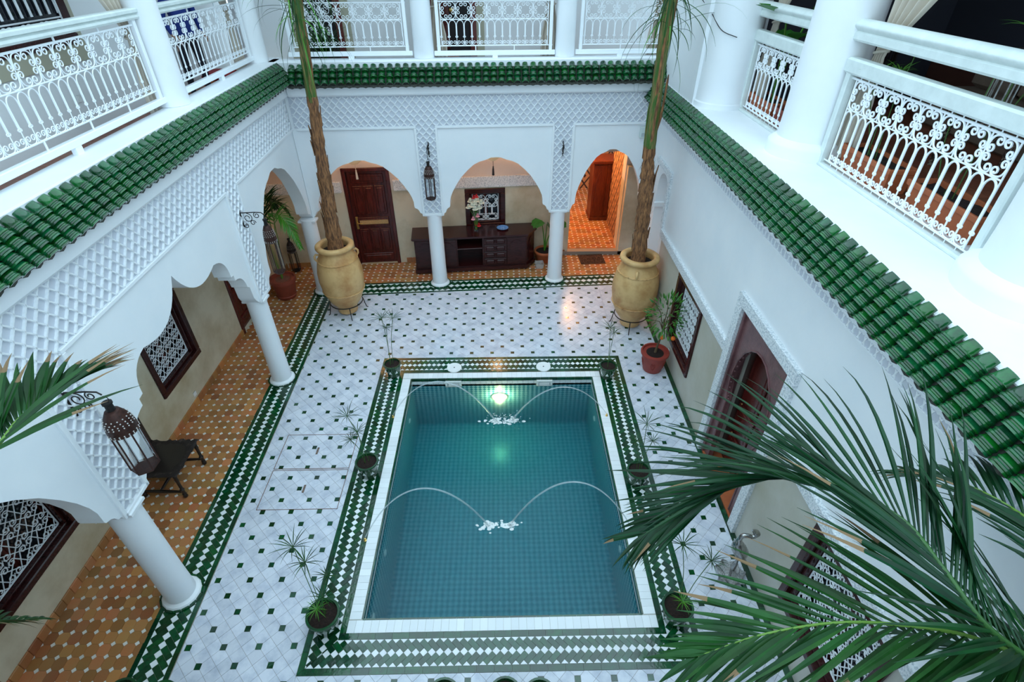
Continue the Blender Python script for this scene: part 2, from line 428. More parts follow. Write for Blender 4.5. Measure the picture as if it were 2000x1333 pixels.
# ------------------------------------------------------------ pool
pool = thing('swimming_pool', 'sunken rectangular pool of teal water inside a green and white herringbone border', 'pool', (0, 5.35, 0))
def chk():
    m = bpy.data.materials.new('blue green chequered pool tile'); m.use_nodes = True; t = m.node_tree; b = t.nodes['Principled BSDF']
    g = t.nodes.new('ShaderNodeNewGeometry'); mp = t.nodes.new('ShaderNodeMapping'); mp.inputs['Rotation'].default_value = (PI/4, PI/4, PI/4)
    ck = t.nodes.new('ShaderNodeTexChecker')
    # chequer on the two coordinates that lie in the face: built from separate sine signs
    sx = t.nodes.new('ShaderNodeSeparateXYZ'); t.links.new(g.outputs['Position'], sx.inputs[0])
    nz = t.nodes.new('ShaderNodeSeparateXYZ'); t.links.new(g.outputs['Normal'], nz.inputs[0])
    def M(op, a, b_=None):
        n = t.nodes.new('ShaderNodeMath'); n.operation = op
        for k, v in enumerate((a, b_)):
            if v is None: continue
            if isinstance(v, (int, float)): n.inputs[k].default_value = v
            else: t.links.new(v, n.inputs[k])
        return n.outputs[0]
    ax = M('ABSOLUTE', nz.outputs['X']); az = M('ABSOLUTE', nz.outputs['Z'])
    isx = M('GREATER_THAN', ax, .5); isz = M('GREATER_THAN', az, .5)
    X, Y, Z = sx.outputs['X'], sx.outputs['Y'], sx.outputs['Z']
    def sel(f, a, b_): return M('ADD', M('MULTIPLY', f, a), M('MULTIPLY', M('SUBTRACT', 1, f), b_))
    U = sel(isx, Y, X); W = sel(isz, Y, Z)
    s = 1/.083
    p = M('MULTIPLY', M('ADD', U, W), s); q = M('MULTIPLY', M('SUBTRACT', U, W), s)
    par = M('MODULO', M('ADD', M('FLOOR', M('ADD', p, 400)), M('FLOOR', M('ADD', q, 400))), 2)
    par = M('GREATER_THAN', par, .5)
    mx = t.nodes.new('ShaderNodeMix'); mx.data_type = 'RGBA'; t.links.new(par, mx.inputs[0])
    mx.inputs[6].default_value = (.50, .80, .86, 1); mx.inputs[7].default_value = (.02, .26, .36, 1)
    t.links.new(mx.outputs[2], b.inputs['Base Color']); b.inputs['Roughness'].default_value = .25
    return m
CHK = chk()
BOT = -1.80
bs = MB()
bs.box((-PXI-.2, PY0-.2, BOT-.1), (PXI+.2, PY1+.2, BOT))
for a, b in (((-PXI-.2, PY0-.2), (-PXI, PY1+.2)), ((PXI, PY0-.2), (PXI+.2, PY1+.2)), ((-PXI, PY0-.2), (PXI, PY0)), ((-PXI, PY1), (PXI, PY1+.2))):
    bs.box((a[0], a[1], BOT), (b[0], b[1], -.14))
o = bs.build('basin', CHK, None, loc=(0,0,0)); o.parent = pool; o.location = (0, -5.35, 0)
def ring(z0, z1, proud, size, name, m):
    """a row of upright tiles round the inside of the pool"""
    for (ax, ay), (bx, by), (nx, ny) in (((-PXI,PY0),(PXI,PY0),(0,1)), ((PXI,PY0),(PXI,PY1),(-1,0)), ((PXI,PY1),(-PXI,PY1),(0,-1)), ((-PXI,PY1),(-PXI,PY0),(1,0))):
        L = math.hypot(bx-ax, by-ay); k = round(L/size); ux, uy = (bx-ax)/L, (by-ay)/L; st = L/k
        key = (name, round(st, 4), nx, ny)
        if key not in TILEMESH:
            b = MB(); g = .002
            b.add([(ux*(g+(st-2*g)*i)+nx*n, uy*(g+(st-2*g)*i)+ny*n, z) for n in (-.01, proud) for z in (z0+g, z1-g) for i in (0, 1)],
                  [(0,1,3,2),(4,6,7,5),(0,4,5,1),(2,3,7,6),(0,2,6,4),(1,5,7,3)])
            TILEMESH[key] = b.mesh(name, m)
        for i in range(k):
            t = obj(name, TILEMESH[key], pool, (ax+ux*st*i, ay+uy*st*i-5.35, 0))
ring(-.06, 0.0, .012, .16, 'edge_tile', GREENT)
ring(-.14, -.06, .006, .1, 'waterline_tile', WHITET)
seat = MB()
for a, b in (((-PXI-.16, PY0-.16), (-PXI, PY1+.16)), ((PXI, PY0-.16), (PXI+.16, PY1+.16)), ((-PXI, PY0-.16), (PXI, PY0)), ((-PXI, PY1), (PXI, PY1+.16))):
    seat.box((a[0], a[1], -.14), (b[0], b[1], -.004))
o = seat.build('coping_bed', GROUTW, None, loc=(0, -5.35, 0)); o.parent = pool
cop = []
for i in range(40):
    x = -PXI-.16+i*.0927
    cop += [('coping_tile', [(x, PY0-.16), (x+.0927, PY0-.16), (x+.0927, PY0-.012), (x, PY0-.012)], WHITET), ('coping_tile', [(x, PY1+.012), (x+.0927, PY1+.012), (x+.0927, PY1+.16), (x, PY1+.16)], WHITET)]
for i in range(48):
    y = PY0+i*(PY1-PY0)/48; y2 = PY0+(i+1)*(PY1-PY0)/48
    for x0, x1 in ((-PXI-.16, -PXI-.012), (PXI+.012, PXI+.16)): cop.append(('coping_tile', [(x0,y),(x1,y),(x1,y2),(x0,y2)], WHITET))
cop = [(n, q, m) for n, p, m in cop for q in [clip(clip(p, 1, 0, PXI+.16), -1, 0, PXI+.16)] if len(q) > 2]
bord = []
hw_ = PXO-PXI-.16; bw_ = .075
def side(o, dx, dy, L, planes): return place(herring(L, hw_, bw_, .0925), o, dx, dy, planes)
d45 = math.sqrt(.5)
bord += side((-PXO, QY0), (1,0), (0,1), 2*PXO, [(-1, 1, PXO+QY0), (1, 1, PXO+QY0)])
bord += side((PXO, QY1), (-1,0), (0,-1), 2*PXO, [(1, -1, PXO-QY1), (-1, -1, PXO-QY1)])
bord += side((-PXO, QY1), (0,-1), (1,0), QY1-QY0, [(1, -1, -PXO-QY0), (1, 1, -PXO+QY1)])
bord += side((PXO, QY0), (0,1), (-1,0), QY1-QY0, [(-1, -1, -PXO-QY0), (-1, 1, -PXO+QY1)])
def shift(items, dx, dy): return [(n, [(x+dx, y+dy) for x, y in p], m) for n, p, m in items]
ph = thing('x', 'x', 'x')                   # ranked in the court's own coordinates, then hung on the pool
field(ph, cop+bord, .002, limits={'white_tile': 170, 'band_tile': 110, 'triangle_tile': 120, 'coping_tile': 170})
for c in list(ph.children):
    c.parent = pool; c.location.y -= 5.35
bpy.data.objects.remove(ph)
# fittings
def skim():
    b = MB(); b.box((-.15, -.03, -.075), (-.11, .03, .075)); b.box((.11, -.03, -.075), (.15, .03, .075)); b.box((-.11, -.03, .045), (.11, .03, .075)); b.box((-.11, -.03, -.075), (.11, .03, -.05))
    b.box((-.11, .02, -.05), (.11, .03, .045), 1); b.grid(lambda u, v: (-.1+.2*u, -.02+.03*v, -.05+.06*v), 1, 1)
    return b.mesh('skimmer_box', [PLASTIC, mat('grey plastic', (.45,.5,.52), .4)])
sm = skim()
for x in (-.91, .80):
    obj('skimmer_box', sm, pool, (x, PY1-.012-5.35, -.125))
    t = thing('skimmer_lid', 'round white plastic skimmer lid set in the herringbone behind the pool, %s' % ('left of the two' if x < 0 else 'right of the two'), 'lid', (x, 7.86, 0))
    b = MB(); b.lathe([(0, .012), (.055, .013), (.06, .011), (.118, .012), (.125, .016), (.138, .014), (.142, 0)], 32); b.build('cover', PLASTIC, t, 40)
    b = MB(); b.lathe([(0, .0145), (.012, .0145), (.014, .012)], 12); b.build('finger_hole', BLACK, t)
b = MB(); b.lathe([(0, .03), (.05, .028), (.1, .015), (.11, 0)], 28, M=Matrix.Rotation(PI/2, 3, 'X')); b.build('pool_lamp', mat('lit pool lamp', (.9,.8,.4), .3, emit=(1, .80, .30), estr=28), pool, 40, loc=(-.05, PY1-.01-5.35, -.66))
b = MB(); b.lathe([(.11, .0), (.15, .0), (.15, .02), (.13, .03), (.11, .02)], 28, M=Matrix.Rotation(PI/2, 3, 'X'), caps=False); b.build('lamp_rim', PLASTIC, pool, 40, loc=(-.05, PY1-.005-5.35, -.66))
for x, y in ((-PXI, 6.9), (PXI, 6.9), (-PXI, 4.3), (PXI, 4.3), (-PXI, 3.4)):
    b = MB(); b.lathe([(.0, .006), (.02, .006), (.025, .02), (.05, .015), (.055, 0)], 16, M=Matrix.Rotation(PI/2 if x < 0 else -PI/2, 3, 'Y')); b.build('inlet', PLASTIC, pool, 40, loc=(x, y-5.35, -.62))
for x, y in ((-1.87, 6.55), (-1.87, 4.2), (1.80, 6.52), (1.80, 4.2)):
    b = MB(); b.lathe([(.0, 0), (.022, 0), (.022, .008), (.010, .012), (.010, .03), (.014, .034), (.014, .045), (.004, .05)], 12); b.build('jet_nozzle', BRASS, pool, 40, loc=(x, y-5.35, 0))
# water
def watermat():
    m = bpy.data.materials.new('teal pool water'); m.use_nodes = True; t = m.node_tree; b = t.nodes['Principled BSDF']
    b.inputs['Base Color'].default_value = (1, 1, 1, 1); b.inputs['Transmission Weight'].default_value = 1; b.inputs['IOR'].default_value = 1.33; b.inputs['Roughness'].default_value = .20
    g = t.nodes.new('ShaderNodeNewGeometry'); n = t.nodes.new('ShaderNodeTexNoise'); n.inputs['Scale'].default_value = 3.5; n.inputs['Detail'].default_value = 3; n.inputs['Distortion'].default_value = 1.2
    bp = t.nodes.new('ShaderNodeBump'); bp.inputs['Strength'].default_value = .10; bp.inputs['Distance'].default_value = .03
    t.links.new(g.outputs['Position'], n.inputs['Vector']); t.links.new(n.outputs['Fac'], bp.inputs['Height']); t.links.new(bp.outputs[0], b.inputs['Normal'])
    va = t.nodes.new('ShaderNodeVolumeAbsorption'); va.inputs['Color'].default_value = (.0, .70, .755, 1); va.inputs['Density'].default_value = .80
    t.links.new(va.outputs[0], t.nodes['Material Output'].inputs['Volume'])
    return m
wt = MB(); wt.box((-PXI-.02, PY0-.02, BOT-.02), (PXI+.02, PY1+.02, -.155))
tag(wt.build('pool_water', watermat(), loc=(0,0,0)), 'still teal water filling the tiled pool', 'water', kind='stuff')
JET = mat('clear water jet', (.9, .97, 1), .1, trans=.6, ior=1.2, alpha=.55)
FOAM = mat('white water foam', (.92, .96, .96), .4, alpha=.8)
for x0, y0, xe, ye, h, lab in ((-1.87, 6.55, -.10, 6.56, .80, 'arc of water from the brass nozzle at the back left of the pool'), (1.80, 6.52, .16, 6.58, .66, 'arc of water from the brass nozzle at the back right of the pool'),
                          (-1.87, 4.2, -.20, 4.50, .90, 'arc of water from the brass nozzle at the front left of the pool'), (1.80, 4.2, .10, 4.50, .98, 'arc of water from the brass nozzle at the front right of the pool')):
    pth = []; z0, z1 = .045, -.155
    for i in range(33):
        t = i/32; z = z0*(1-t)+z1*t+4*h*1.06*t*(1-t); pth.append((x0+(xe-x0)*t, y0+(ye-y0)*t, z))
    b = MB(); b.tube(pth, [.007+.008*i/32 for i in range(33)], 7)
    rnd = random.Random(int(h*100)); back = y0 > 6
    for i in range(70 if back else 24):
        a = rnd.uniform(0, 2*PI); r = abs(rnd.gauss(0, .11 if back else .05)); zz = rnd.uniform(0, .16 if back else .05)*math.exp(-r*4)
        b.ball((xe+r*math.cos(a)*1.3, ye+r*math.sin(a)*.8, -.153+zz), rnd.uniform(.004, .011), 5, 3, 1)
    for i in range(40):
        a = rnd.uniform(0, 2*PI); r = abs(rnd.gauss(0, .07)); b.ball((xe+r*math.cos(a)*1.3, ye+r*math.sin(a)*.7, -.155), rnd.uniform(.012, .03), 7, 3, 1, sc=(1.4, 1, .25))
    jo = b.build('water_jet', [JET, FOAM], smooth=60); tag(jo, lab, 'fountain jet', 'water jets over the pool')
# inspection hatches
for y0, y1, lab in ((5.45, 6.17, 'tiled floor hatch with a rusty rim and rusted handle, farther from the front'), (4.71, 5.43, 'tiled floor hatch with a thin steel rim and bar handle, nearer the front')):
    t = thing('floor_hatch', lab, 'hatch', (-2.955, (y0+y1)/2, 0), group='inspection hatches in the marble floor')
    b = MB(); X0, X1 = -.58, .58; D = (y1-y0)/2
    for a, c in (((X0, -D), (X1, -D+.008)), ((X0, D-.008), (X1, D)), ((X0, -D), (X0+.008, D)), ((X1-.008, -D), (X1, D))): b.box((a[0], a[1], -.004), (c[0], c[1], .0035))
    b.build('rim', mat('rusty steel rim', (.16, .075, .04), .7), t)
    b = MB(); b.bev((-.015, -.07, .003), (.015, .07, .012), .003); b.tube([(0, -.06, .01), (.01, 0, .022), (0, .06, .01)], .008, 6); b.build('handle', mat('rusted handle', (.10, .06, .05), .7, (.28, .2, .16), 30), t)

# ------------------------------------------------------------ arcade walls
ZP, ZR, ZT = 1.77, 3.60, 4.70              # foot of the piers, top of the bay panels, top of the wall
def prof_round(hw, inner, apex):
    """right half of a cusped arch from the crown to the bracket, as (distance, z)"""
    k = inner; dz = apex-1.95
    pts = [(0, apex), (.10*k, apex-.005), (.22*k, apex-.05*dz), (.34*k, apex-.08*dz), (.46*k, apex-.135*dz), (.60*k, apex-.25*dz), (.73*k, apex-.38*dz), (.84*k, apex-.53*dz), (.92*k, apex-.66*dz), (.975*k, apex-.78*dz), (1.0*k, apex-.87*dz), (1.0*k, 1.99), (1.01*k, 1.955)]
    b = hw-k
    return pts + [(k+.35*b, 1.93), (k+.52*b, 1.895), (k+.60*b, 1.855), (k+.66*b, 1.835), (k+.80*b, 1.825), (k+.9*b, 1.80), (hw, ZP)]
def arc(p, q, bulge, n=6):
    """points from p to q bowed by bulge (to the left of the way)"""
    dx, dy = q[0]-p[0], q[1]-p[1]; out = []
    for i in range(1, n+1):
        t = i/n; s = 4*bulge*t*(1-t); out.append((p[0]+dx*t-dy*s, p[1]+dy*t+dx*s))
    return out
def prof_fancy(hw):
    pts = [(0, 3.33)]
    for q, bl, n in (((.93, 2.96), -.22, 12), ((1.26, 2.58), .22, 8), ((1.34, 2.57), 0, 1), ((1.34, 2.48), 0, 1), ((1.62, 2.20), .20, 7), ((1.68, 2.16), 0, 1)): pts += arc(pts[-1], q, bl, n)
    return pts + [(1.70, 1.95), (1.74, 1.88), (1.78, 1.83), (hw, ZP)]
def lattice(F, n0, zones, name, parent, w=.138, h=.168, z0=ZR+.03):
    """raised net of wavy plaster ribs over the given (u0,u1,z0,z1) zones"""
    b = MB(); T = 6; hw2, tw, d = .0105, .0065, .022
    def inside(u, z): return any(a+.005 <= u <= c-.005 and e+.005 <= z <= f-.005 for a, c, e, f in zones)
    um = min(q[0] for q in zones); ux = max(q[1] for q in zones); zm = min(q[2] for q in zones); zx = max(q[3] for q in zones)
    i0 = int(um/(w/2))-2; i1 = int(ux/(w/2))+2; j0 = int((zm-z0)/(h/2))-2; j1 = int((zx-z0)/(h/2))+2
    for i in range(i0, i1+1):
        for j in range(j0, j1+1):
            if (i+j) % 2: continue
            for sg in (1, -1):
                p = (i*w/2, z0+j*h/2); q = ((i+sg)*w/2, z0+(j+1)*h/2)
                dx, dz = q[0]-p[0], q[1]-p[1]; L = math.hypot(dx, dz); nx, nz = -dz/L, dx/L
                row = []
                for t in range(T+1):
                    s = t/T; off = .0045*math.sin(2*PI*s)*sg + (.004*sg if t == 4 else 0)
                    u, z = p[0]+dx*s+nx*off, p[1]+dz*s+nz*off
                    row.append((u, z) if inside(u, z) else None)
                for t in range(T):
                    if row[t] and row[t+1]:
                        (ua, za), (ub, zb) = row[t], row[t+1]
                        vs = []
                        for u, z in ((ua, za), (ub, zb)):
                            for o_, n_ in ((-hw2, 0), (-tw, d), (tw, d), (hw2, 0)): vs.append(F(u+nx*o_, n0+n_, z+nz*o_))
                        b.add(vs, [(0,1,5,4), (1,2,6,5), (2,3,7,6)])
    return b.build(name, LATTICE, parent, loc=(0,0,0))
def arcade(F, name, bays, n_back=-.125, n_face=.125, ends=()):
    """bays: (u0, u1, half profile, centre); piers stand between bays"""
    S = struct(name)
    b = MB()
    for u0, u1, prof, c in bays:
        L = [(c-d, z) for d, z in prof if c-d >= u0-1e-6]; R = [(c+d, z) for d, z in prof if c+d <= u1+1e-6]
        poly = [(u0, ZT), (u0, ZP)] + (L[::-1] if L[-1][1] > ZP+.001 else L[::-1]) + R[1:] + [(u1, ZP), (u1, ZT)]
        q = []
        for p in poly:
            if not q or math.hypot(p[0]-q[-1][0], p[1]-q[-1][1]) > 1e-4: q.append(p)
        b.prism(q, n_back, n_face, fr(F))
    for a, c in zip(bays[:-1], bays[1:]): b.prism([(a[1], ZP), (c[0], ZP), (c[0], ZT), (a[1], ZT)], n_back, n_face+.001, fr(F))
    b.build('masonry', WHITE, S, 30, loc=(0,0,0))
    return S
def frames(F, S, strips, n0=.125):
    b = MB()
    for u0, u1, z0, z1 in strips: b.bev((u0, n0-.005, z0), (u1, n0+.034, z1), .006, M=F)
    b.build('moulding', WHITE, S, loc=(0,0,0))

# left arcade
PW = .215                                   # half width of a pier
pl1, pl2, plc = 3.57, 7.68, 10.86
baysL = [(.62, pl1-PW, prof_round(1.3775, 1.17, 3.30), 1.99), (pl1+PW, pl2-PW, prof_fancy(1.84), 5.625), (pl2+PW, plc, prof_round(1.4825, 1.22, 3.32), 9.3775)]
AL = arcade(FL, 'wall_left', baysL)
zonesL = [(.62, plc-.1, ZR+.04, 4.22)] + [(p-PW+.02, p+PW-.02, ZP+.06, ZR+.04) for p in (pl1, pl2)]
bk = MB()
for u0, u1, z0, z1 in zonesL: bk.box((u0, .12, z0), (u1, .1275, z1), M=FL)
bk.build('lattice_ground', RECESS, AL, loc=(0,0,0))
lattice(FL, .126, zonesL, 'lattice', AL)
st = []
for u0, u1 in ((.62, pl1-PW), (pl1+PW, pl2-PW), (pl2+PW, plc-.05)): st.append((u0-.03, u1+.03, ZR, ZR+.045))
for p in (pl1, pl2):
    st += [(p-PW-.015, p-PW+.035, ZP, ZR), (p+PW-.035, p+PW+.015, ZP, ZR), (p-PW, p+PW, ZP, ZP+.05)]
frames(FL, AL, st)
# back arcade
pb1, pb2 = -1.455, 1.295; ucorner = -4.03
baysB = [(ucorner, pb1-PW, prof_round(1.18, 1.0, 3.0), -2.85), (pb1+PW, pb2-PW, prof_round(1.16, 1.0, 3.0), -.08), (pb2+PW, 3.2, prof_round(.845, .72, 3.11), 2.355)]
AB = arcade(FB, 'wall_back', baysB)
zonesB = [(ucorner+.06, 3.2, ZR+.04, 4.22)] + [(p-PW+.02, p+PW-.02, ZP+.06, ZR+.04) for p in (pb1, pb2)]
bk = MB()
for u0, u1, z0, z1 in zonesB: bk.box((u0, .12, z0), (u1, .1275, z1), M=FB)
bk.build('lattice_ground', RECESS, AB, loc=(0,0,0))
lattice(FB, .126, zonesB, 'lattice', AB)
st = []
for u0, u1 in ((ucorner+.13, pb1-PW), (pb1+PW, pb2-PW), (pb2+PW, 3.2)): st.append((u0-.03, u1+.03, ZR, ZR+.045))
for p in (pb1, pb2):
    st += [(p-PW-.015, p-PW+.035, ZP, ZR), (p+PW-.035, p+PW+.015, ZP, ZR), (p-PW, p+PW, ZP, ZP+.05)]
frames(FB, AB, st)

# lower columns
def column(x, y, lab):
    t = thing('column', lab, 'column', (x, y, 0), group='white columns of the ground floor arcade')
    b = MB(); b.lathe([(.175, .06), (.166, .5), (.160, 1.75), (.160, 1.80)], 32); b.build('shaft', WHITE, t, 40)
    b = MB(); b.lathe([(.225, .0), (.228, .02), (.215, .045), (.185, .06), (.172, .075)], 16); b.build('base', WHITE, t, 25)
    b = MB()
    for i in range(16):
        a0, a1 = 2*PI*i/16+.02, 2*PI*(i+1)/16-.02
        b.prism([(r*math.cos(a), r*math.sin(a)) for r, a in ((.222, a0), (.252, a0), (.252, a1), (.222, a1))], .0, .022)
    b.build('tile_ring', GREENT, t)
    b = MB(); b.box((-.185, -.12, 1.745), (.185, .12, ZP+.01)); b.build('capital', WHITE, t)
    return t
for u, lab in ((3.50, 'white column nearest the camera, its foot by the front of the left border'), (7.60, 'white column between the two wide left arches, behind the wooden chair')):
    p = FL(u, 0, 0); column(p.x, p.y, lab)
column(-4.13, 10.76, 'white corner column behind the left urn')
for u, lab in ((-1.46, 'white column in front of the left end of the sideboard'), (1.28, 'white column beside the broad leaved plant and the plastic tub')):
    p = FB(u, 0, 0); column(p.x, p.y, lab)

# ------------------------------------------------------------ eaves: cornice, kerb and green barrel tiles
def roof_tile_mesh():
    b = MB(); prof = [(0, .050), (.04, .055), (.078, .060), (.086, .067), (.096, .067), (.101, .062), (.110, .063), (.116, .069), (.128, .070), (.134, .066), (.148, .069)]
    K = 8; vs = []
    for y, r in prof:
        for k in range(K+1):
            a = PI*k/K; vs.append((r*math.cos(a), y, r*math.sin(a)*1.0))
    n = len(prof)
    for k in range(K+1):
        a = PI*k/K; vs.append((.054*math.cos(a), .148, .054*math.sin(a)))
    fs = [(i*(K+1)+k, i*(K+1)+k+1, (i+1)*(K+1)+k+1, (i+1)*(K+1)+k) for i in range(n) for k in range(K)]
    b.add(vs, fs); return b.mesh('roof_tile', ROOFT, 35)
RT = roof_tile_mesh()
def eave(F, name, u0, u1, n_top, z_top, n_low, z_low, rows, lab, pitch=.147, skipu=None):
    S = struct(name)
    sd = math.hypot(n_low-n_top, z_top-z_low); ex, ez = (n_low-n_top)/sd, (z_low-z_top)/sd
    b = MB(); b.prism([(n_top-.03, z_top), (n_low-.01, z_low+.0), (n_low-.02, z_low-.035), (n_top-.06, z_top-.05)], u0, u1, lambda a, c, u: F(u, a, c))
    # dark scalloped channel ends under the lowest row
    k = int((u1-u0)/pitch)
    for i in range(k+1):
        u = u0+pitch*(i+.5)
        if u > u1: break
        b.prism([(u-pitch/2, z_low+.005), (u-pitch*.3, z_low-.03), (u, z_low-.045), (u+pitch*.3, z_low-.03), (u+pitch/2, z_low+.005)], n_low-.02, n_low+.008, fr(F))
    b.build('tile_bed', ROOFD, S, loc=(0,0,0))
    P0 = F(0, 0, 0); du = (F(1, 0, 0)-P0).normalized(); dn = (F(0, 1, 0)-P0).normalized()
    dn = (dn-du*dn.dot(du)).normalized()
    step = sd/rows
    for r in range(rows):
        for i in range(k+1):
            u = u0+pitch*(i+.5)
            if u > u1-.02: break
            tilt = .17+random.uniform(-.03, .03)
            yv = (dn*ex+Vector((0,0,1))*ez); zv = du.cross(yv)
            if zv.z < 0: zv = -zv
            yv2 = (yv*math.cos(tilt)+zv*math.sin(tilt)).normalized(); zv2 = (zv*math.cos(tilt)-yv*math.sin(tilt)).normalized(); xv = yv2.cross(zv2)
            s0 = r*step-.035
            p = F(u+random.uniform(-.004, .004), n_top+ex*s0, z_top+ez*s0)+zv*.002
            o = obj('roof_tile', RT, S)
            o.matrix_world = Matrix(((xv.x, yv2.x, zv2.x, p.x), (xv.y, yv2.y, zv2.y, p.y), (xv.z, yv2.z, zv2.z, p.z), (0,0,0,1)))
    return S
eL = eave(FL, 'trim_3', .7, 10.86, .13, 4.73, .31, 4.45, 4, '')
eB = eave(FB, 'trim_4', -3.84, 3.18, .15, 4.70, .345, 4.43, 3, '')
eR = eave(FR, 'trim_5', .7, 11.15, .10, 4.40, .30, 4.09, 4, '')
def cornice(F, S, pts, u0, u1):
    b = MB(); b.prism(pts, u0, u1, lambda a, c, u: F(u, a, c)); b.build('cornice', WHITE, S, loc=(0,0,0))
cornice(FL, eL, [(.12, 4.21), (.20, 4.22), (.225, 4.25), (.235, 4.44), (.28, 4.445), (.12, 4.69)], .62, 10.80)
cornice(FB, eB, [(.12, 4.21), (.20, 4.22), (.225, 4.25), (.235, 4.42), (.31, 4.425), (.12, 4.67)], -3.92, 3.2)
cornice(FR, eR, [(-.05, 3.86), (.03, 3.86), (.05, 3.90), (.13, 3.98), (.27, 4.085), (.05, 4.37), (-.05, 4.37)], .62, 11.19)
# kerbs the railings stand on
kb = MB(); kb.bev((.62, -.275, 4.40), (11.3, .115, 4.80), .015, M=FL); kb.build('kerb', WHITE, eL, loc=(0,0,0))
kb = MB(); kb.bev((-4.2, -.24, 4.40), (3.2, .13, 4.80), .015, M=FB); kb.build('kerb', WHITE, eB, loc=(0,0,0))
kb = MB(); kb.bev((.62, -.95, 4.05), (11.3, .085, 4.41), .02, M=FR); kb.build('kerb', WHITE, eR, loc=(0,0,0))
# rosette frieze under the right eave
fz = MB(); q = .0895
for i in range(116):
    u = .7+i*q
    c = u+q/2; z0, z1 = 3.69, 3.775; zc = (z0+z1)/2
    for sg in (1, -1):
        fz.prism([(c-q/2-.008, zc+sg*.008), (c-q/2+.008, zc+sg*.008), (c-q/2+.022, zc+sg*.044), (c-q/2, zc+sg*.030), (c-q/2-.022, zc+sg*.044)], 0, .010, fr(FR))
        fz.prism([(c-.022, zc+sg*.044), (c+.022, zc+sg*.044), (c, zc+sg*.034)], 0, .010, fr(FR))
    fz.lathe([(0, .012), (.009, .010), (.011, 0)], 6, FR(c-q/2, 0, zc), M=Matrix.Rotation(-PI/2, 3, 'Y'))
fz.build('rosette', LATTICE, eR, loc=(0,0,0), kind='stuff')
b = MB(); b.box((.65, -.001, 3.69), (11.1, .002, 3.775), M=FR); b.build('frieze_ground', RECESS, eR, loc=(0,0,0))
b = MB(); b.bev((.65, -.01, 3.655), (11.1, .012, 3.69), .004, M=FR); b.bev((.65, -.01, 3.775), (11.1, .012, 3.80), .004, M=FR); b.build('frieze_bead', WHITE, eR, loc=(0,0,0))

# ------------------------------------------------------------ plain walls
def holes_wall(name, F, n0, n1, u0, u1, z0, z1, holes, m, arches=()):
    """wall slab with rectangular holes, built from blocks"""
    b = MB(); us = sorted({u0, u1, *[h[0] for h in holes], *[h[1] for h in holes]})
    for a, c in zip(us[:-1], us[1:]):
        zs = z0
        for h in sorted([h for h in holes if h[0] <= a+1e-6 and h[1] >= c-1e-6], key=lambda h: h[2]):
            if h[2] > zs+1e-4: b.box((a, n0, zs), (c, n1, h[2]), M=F)
            zs = h[3]
        if zs < z1-1e-4: b.box((a, n0, zs), (c, n1, z1), M=F)
    return b, name, m
# left outer wall: beige lime plaster with two windows and a door
WB = (6.30, 7.55, .70, 2.09); WA = (2.75, 4.14, .64, 1.92); DL = (9.02, 10.0, 0, 2.45)
b, n, m = holes_wall('wall', FW, -.3, 0, .6, 12.2, -.1, 4.45, [WB, WA, DL], BEIGE)
OL = b.build('wall_outer_left', BEIGE, loc=(0,0,0), kind='structure')
b = MB(); b.box((.6, -.3, 4.45), (12.2, 0, 7.4), M=FW); b.build('upper_storey', mat('pale grey white plaster', (.84, .86, .87), .7), OL, loc=(0,0,0))
sk = struct('baseboard_left')
skm = None
for i in range(80):
    u = .62+i*.145
    if DL[0]-.1 < u < DL[1]: continue
    if skm is None:
        b = MB(); b.bev((-.01, .002, 0), (.014, .143, .13), .004); skm = b.mesh('skirting_tile', TERRA)
    obj('skirting_tile', skm, sk, (-5.352, u, 0))
sk2 = struct('baseboard_back'); skm2 = None
for i in range(62):
    u = -5.3+i*.145
    if -3.75 < u < -2.5 or 1.62 < u < 3.1: continue
    if skm2 is None:
        b = MB(); b.bev((.002, -.014, 0), (.143, .01, .13), .004); skm2 = b.mesh('skirting_tile', TERRA)
    o = obj('skirting_tile', skm2, sk2, FK(u, .006, 0)); o.rotation_euler = (0, 0, math.atan(.09))
# wall behind the back arcade
DB = (-3.62, -2.55, 0, 2.45); WK = (-.85, .115, .86, 1.86); OP = (1.73, 3.02, 0, 2.62)
b, n, m = holes_wall('wall', FK, -.35, 0, -5.6, 3.3, -.1, 1.90, [DB, WK, (OP[0], OP[1], -.1, 1.9)], BEIGE)
OB = b.build('wall_outer_back', BEIGE, loc=(0,0,0), kind='structure')
b, n, m = holes_wall('wall', FK, -.35, 0, -5.6, 3.3, 1.90, 4.45, [(DB[0], DB[1], 1.9, 2.45), (OP[0], OP[1], 1.9, OP[3])], PINKW)
b.build('upper_plaster', PINKW, OB, loc=(0,0,0))
bd = MB()
for u0, u1 in ((-5.36, DB[0]-.06), (DB[1]+.06, OP[0])): bd.bev((u0, -.01, 1.89), (u1, .04, 2.15), .008, M=FK)
bd.build('stucco_band', STUCCO, OB, loc=(0,0,0))
b = MB(); b.box((-4.9, -1.75, 4.45), (3.6, -1.55, 7.4), M=FB); b.build('upper_storey', mat('pale grey white plaster', (0,0,0)), OB, loc=(0,0,0))
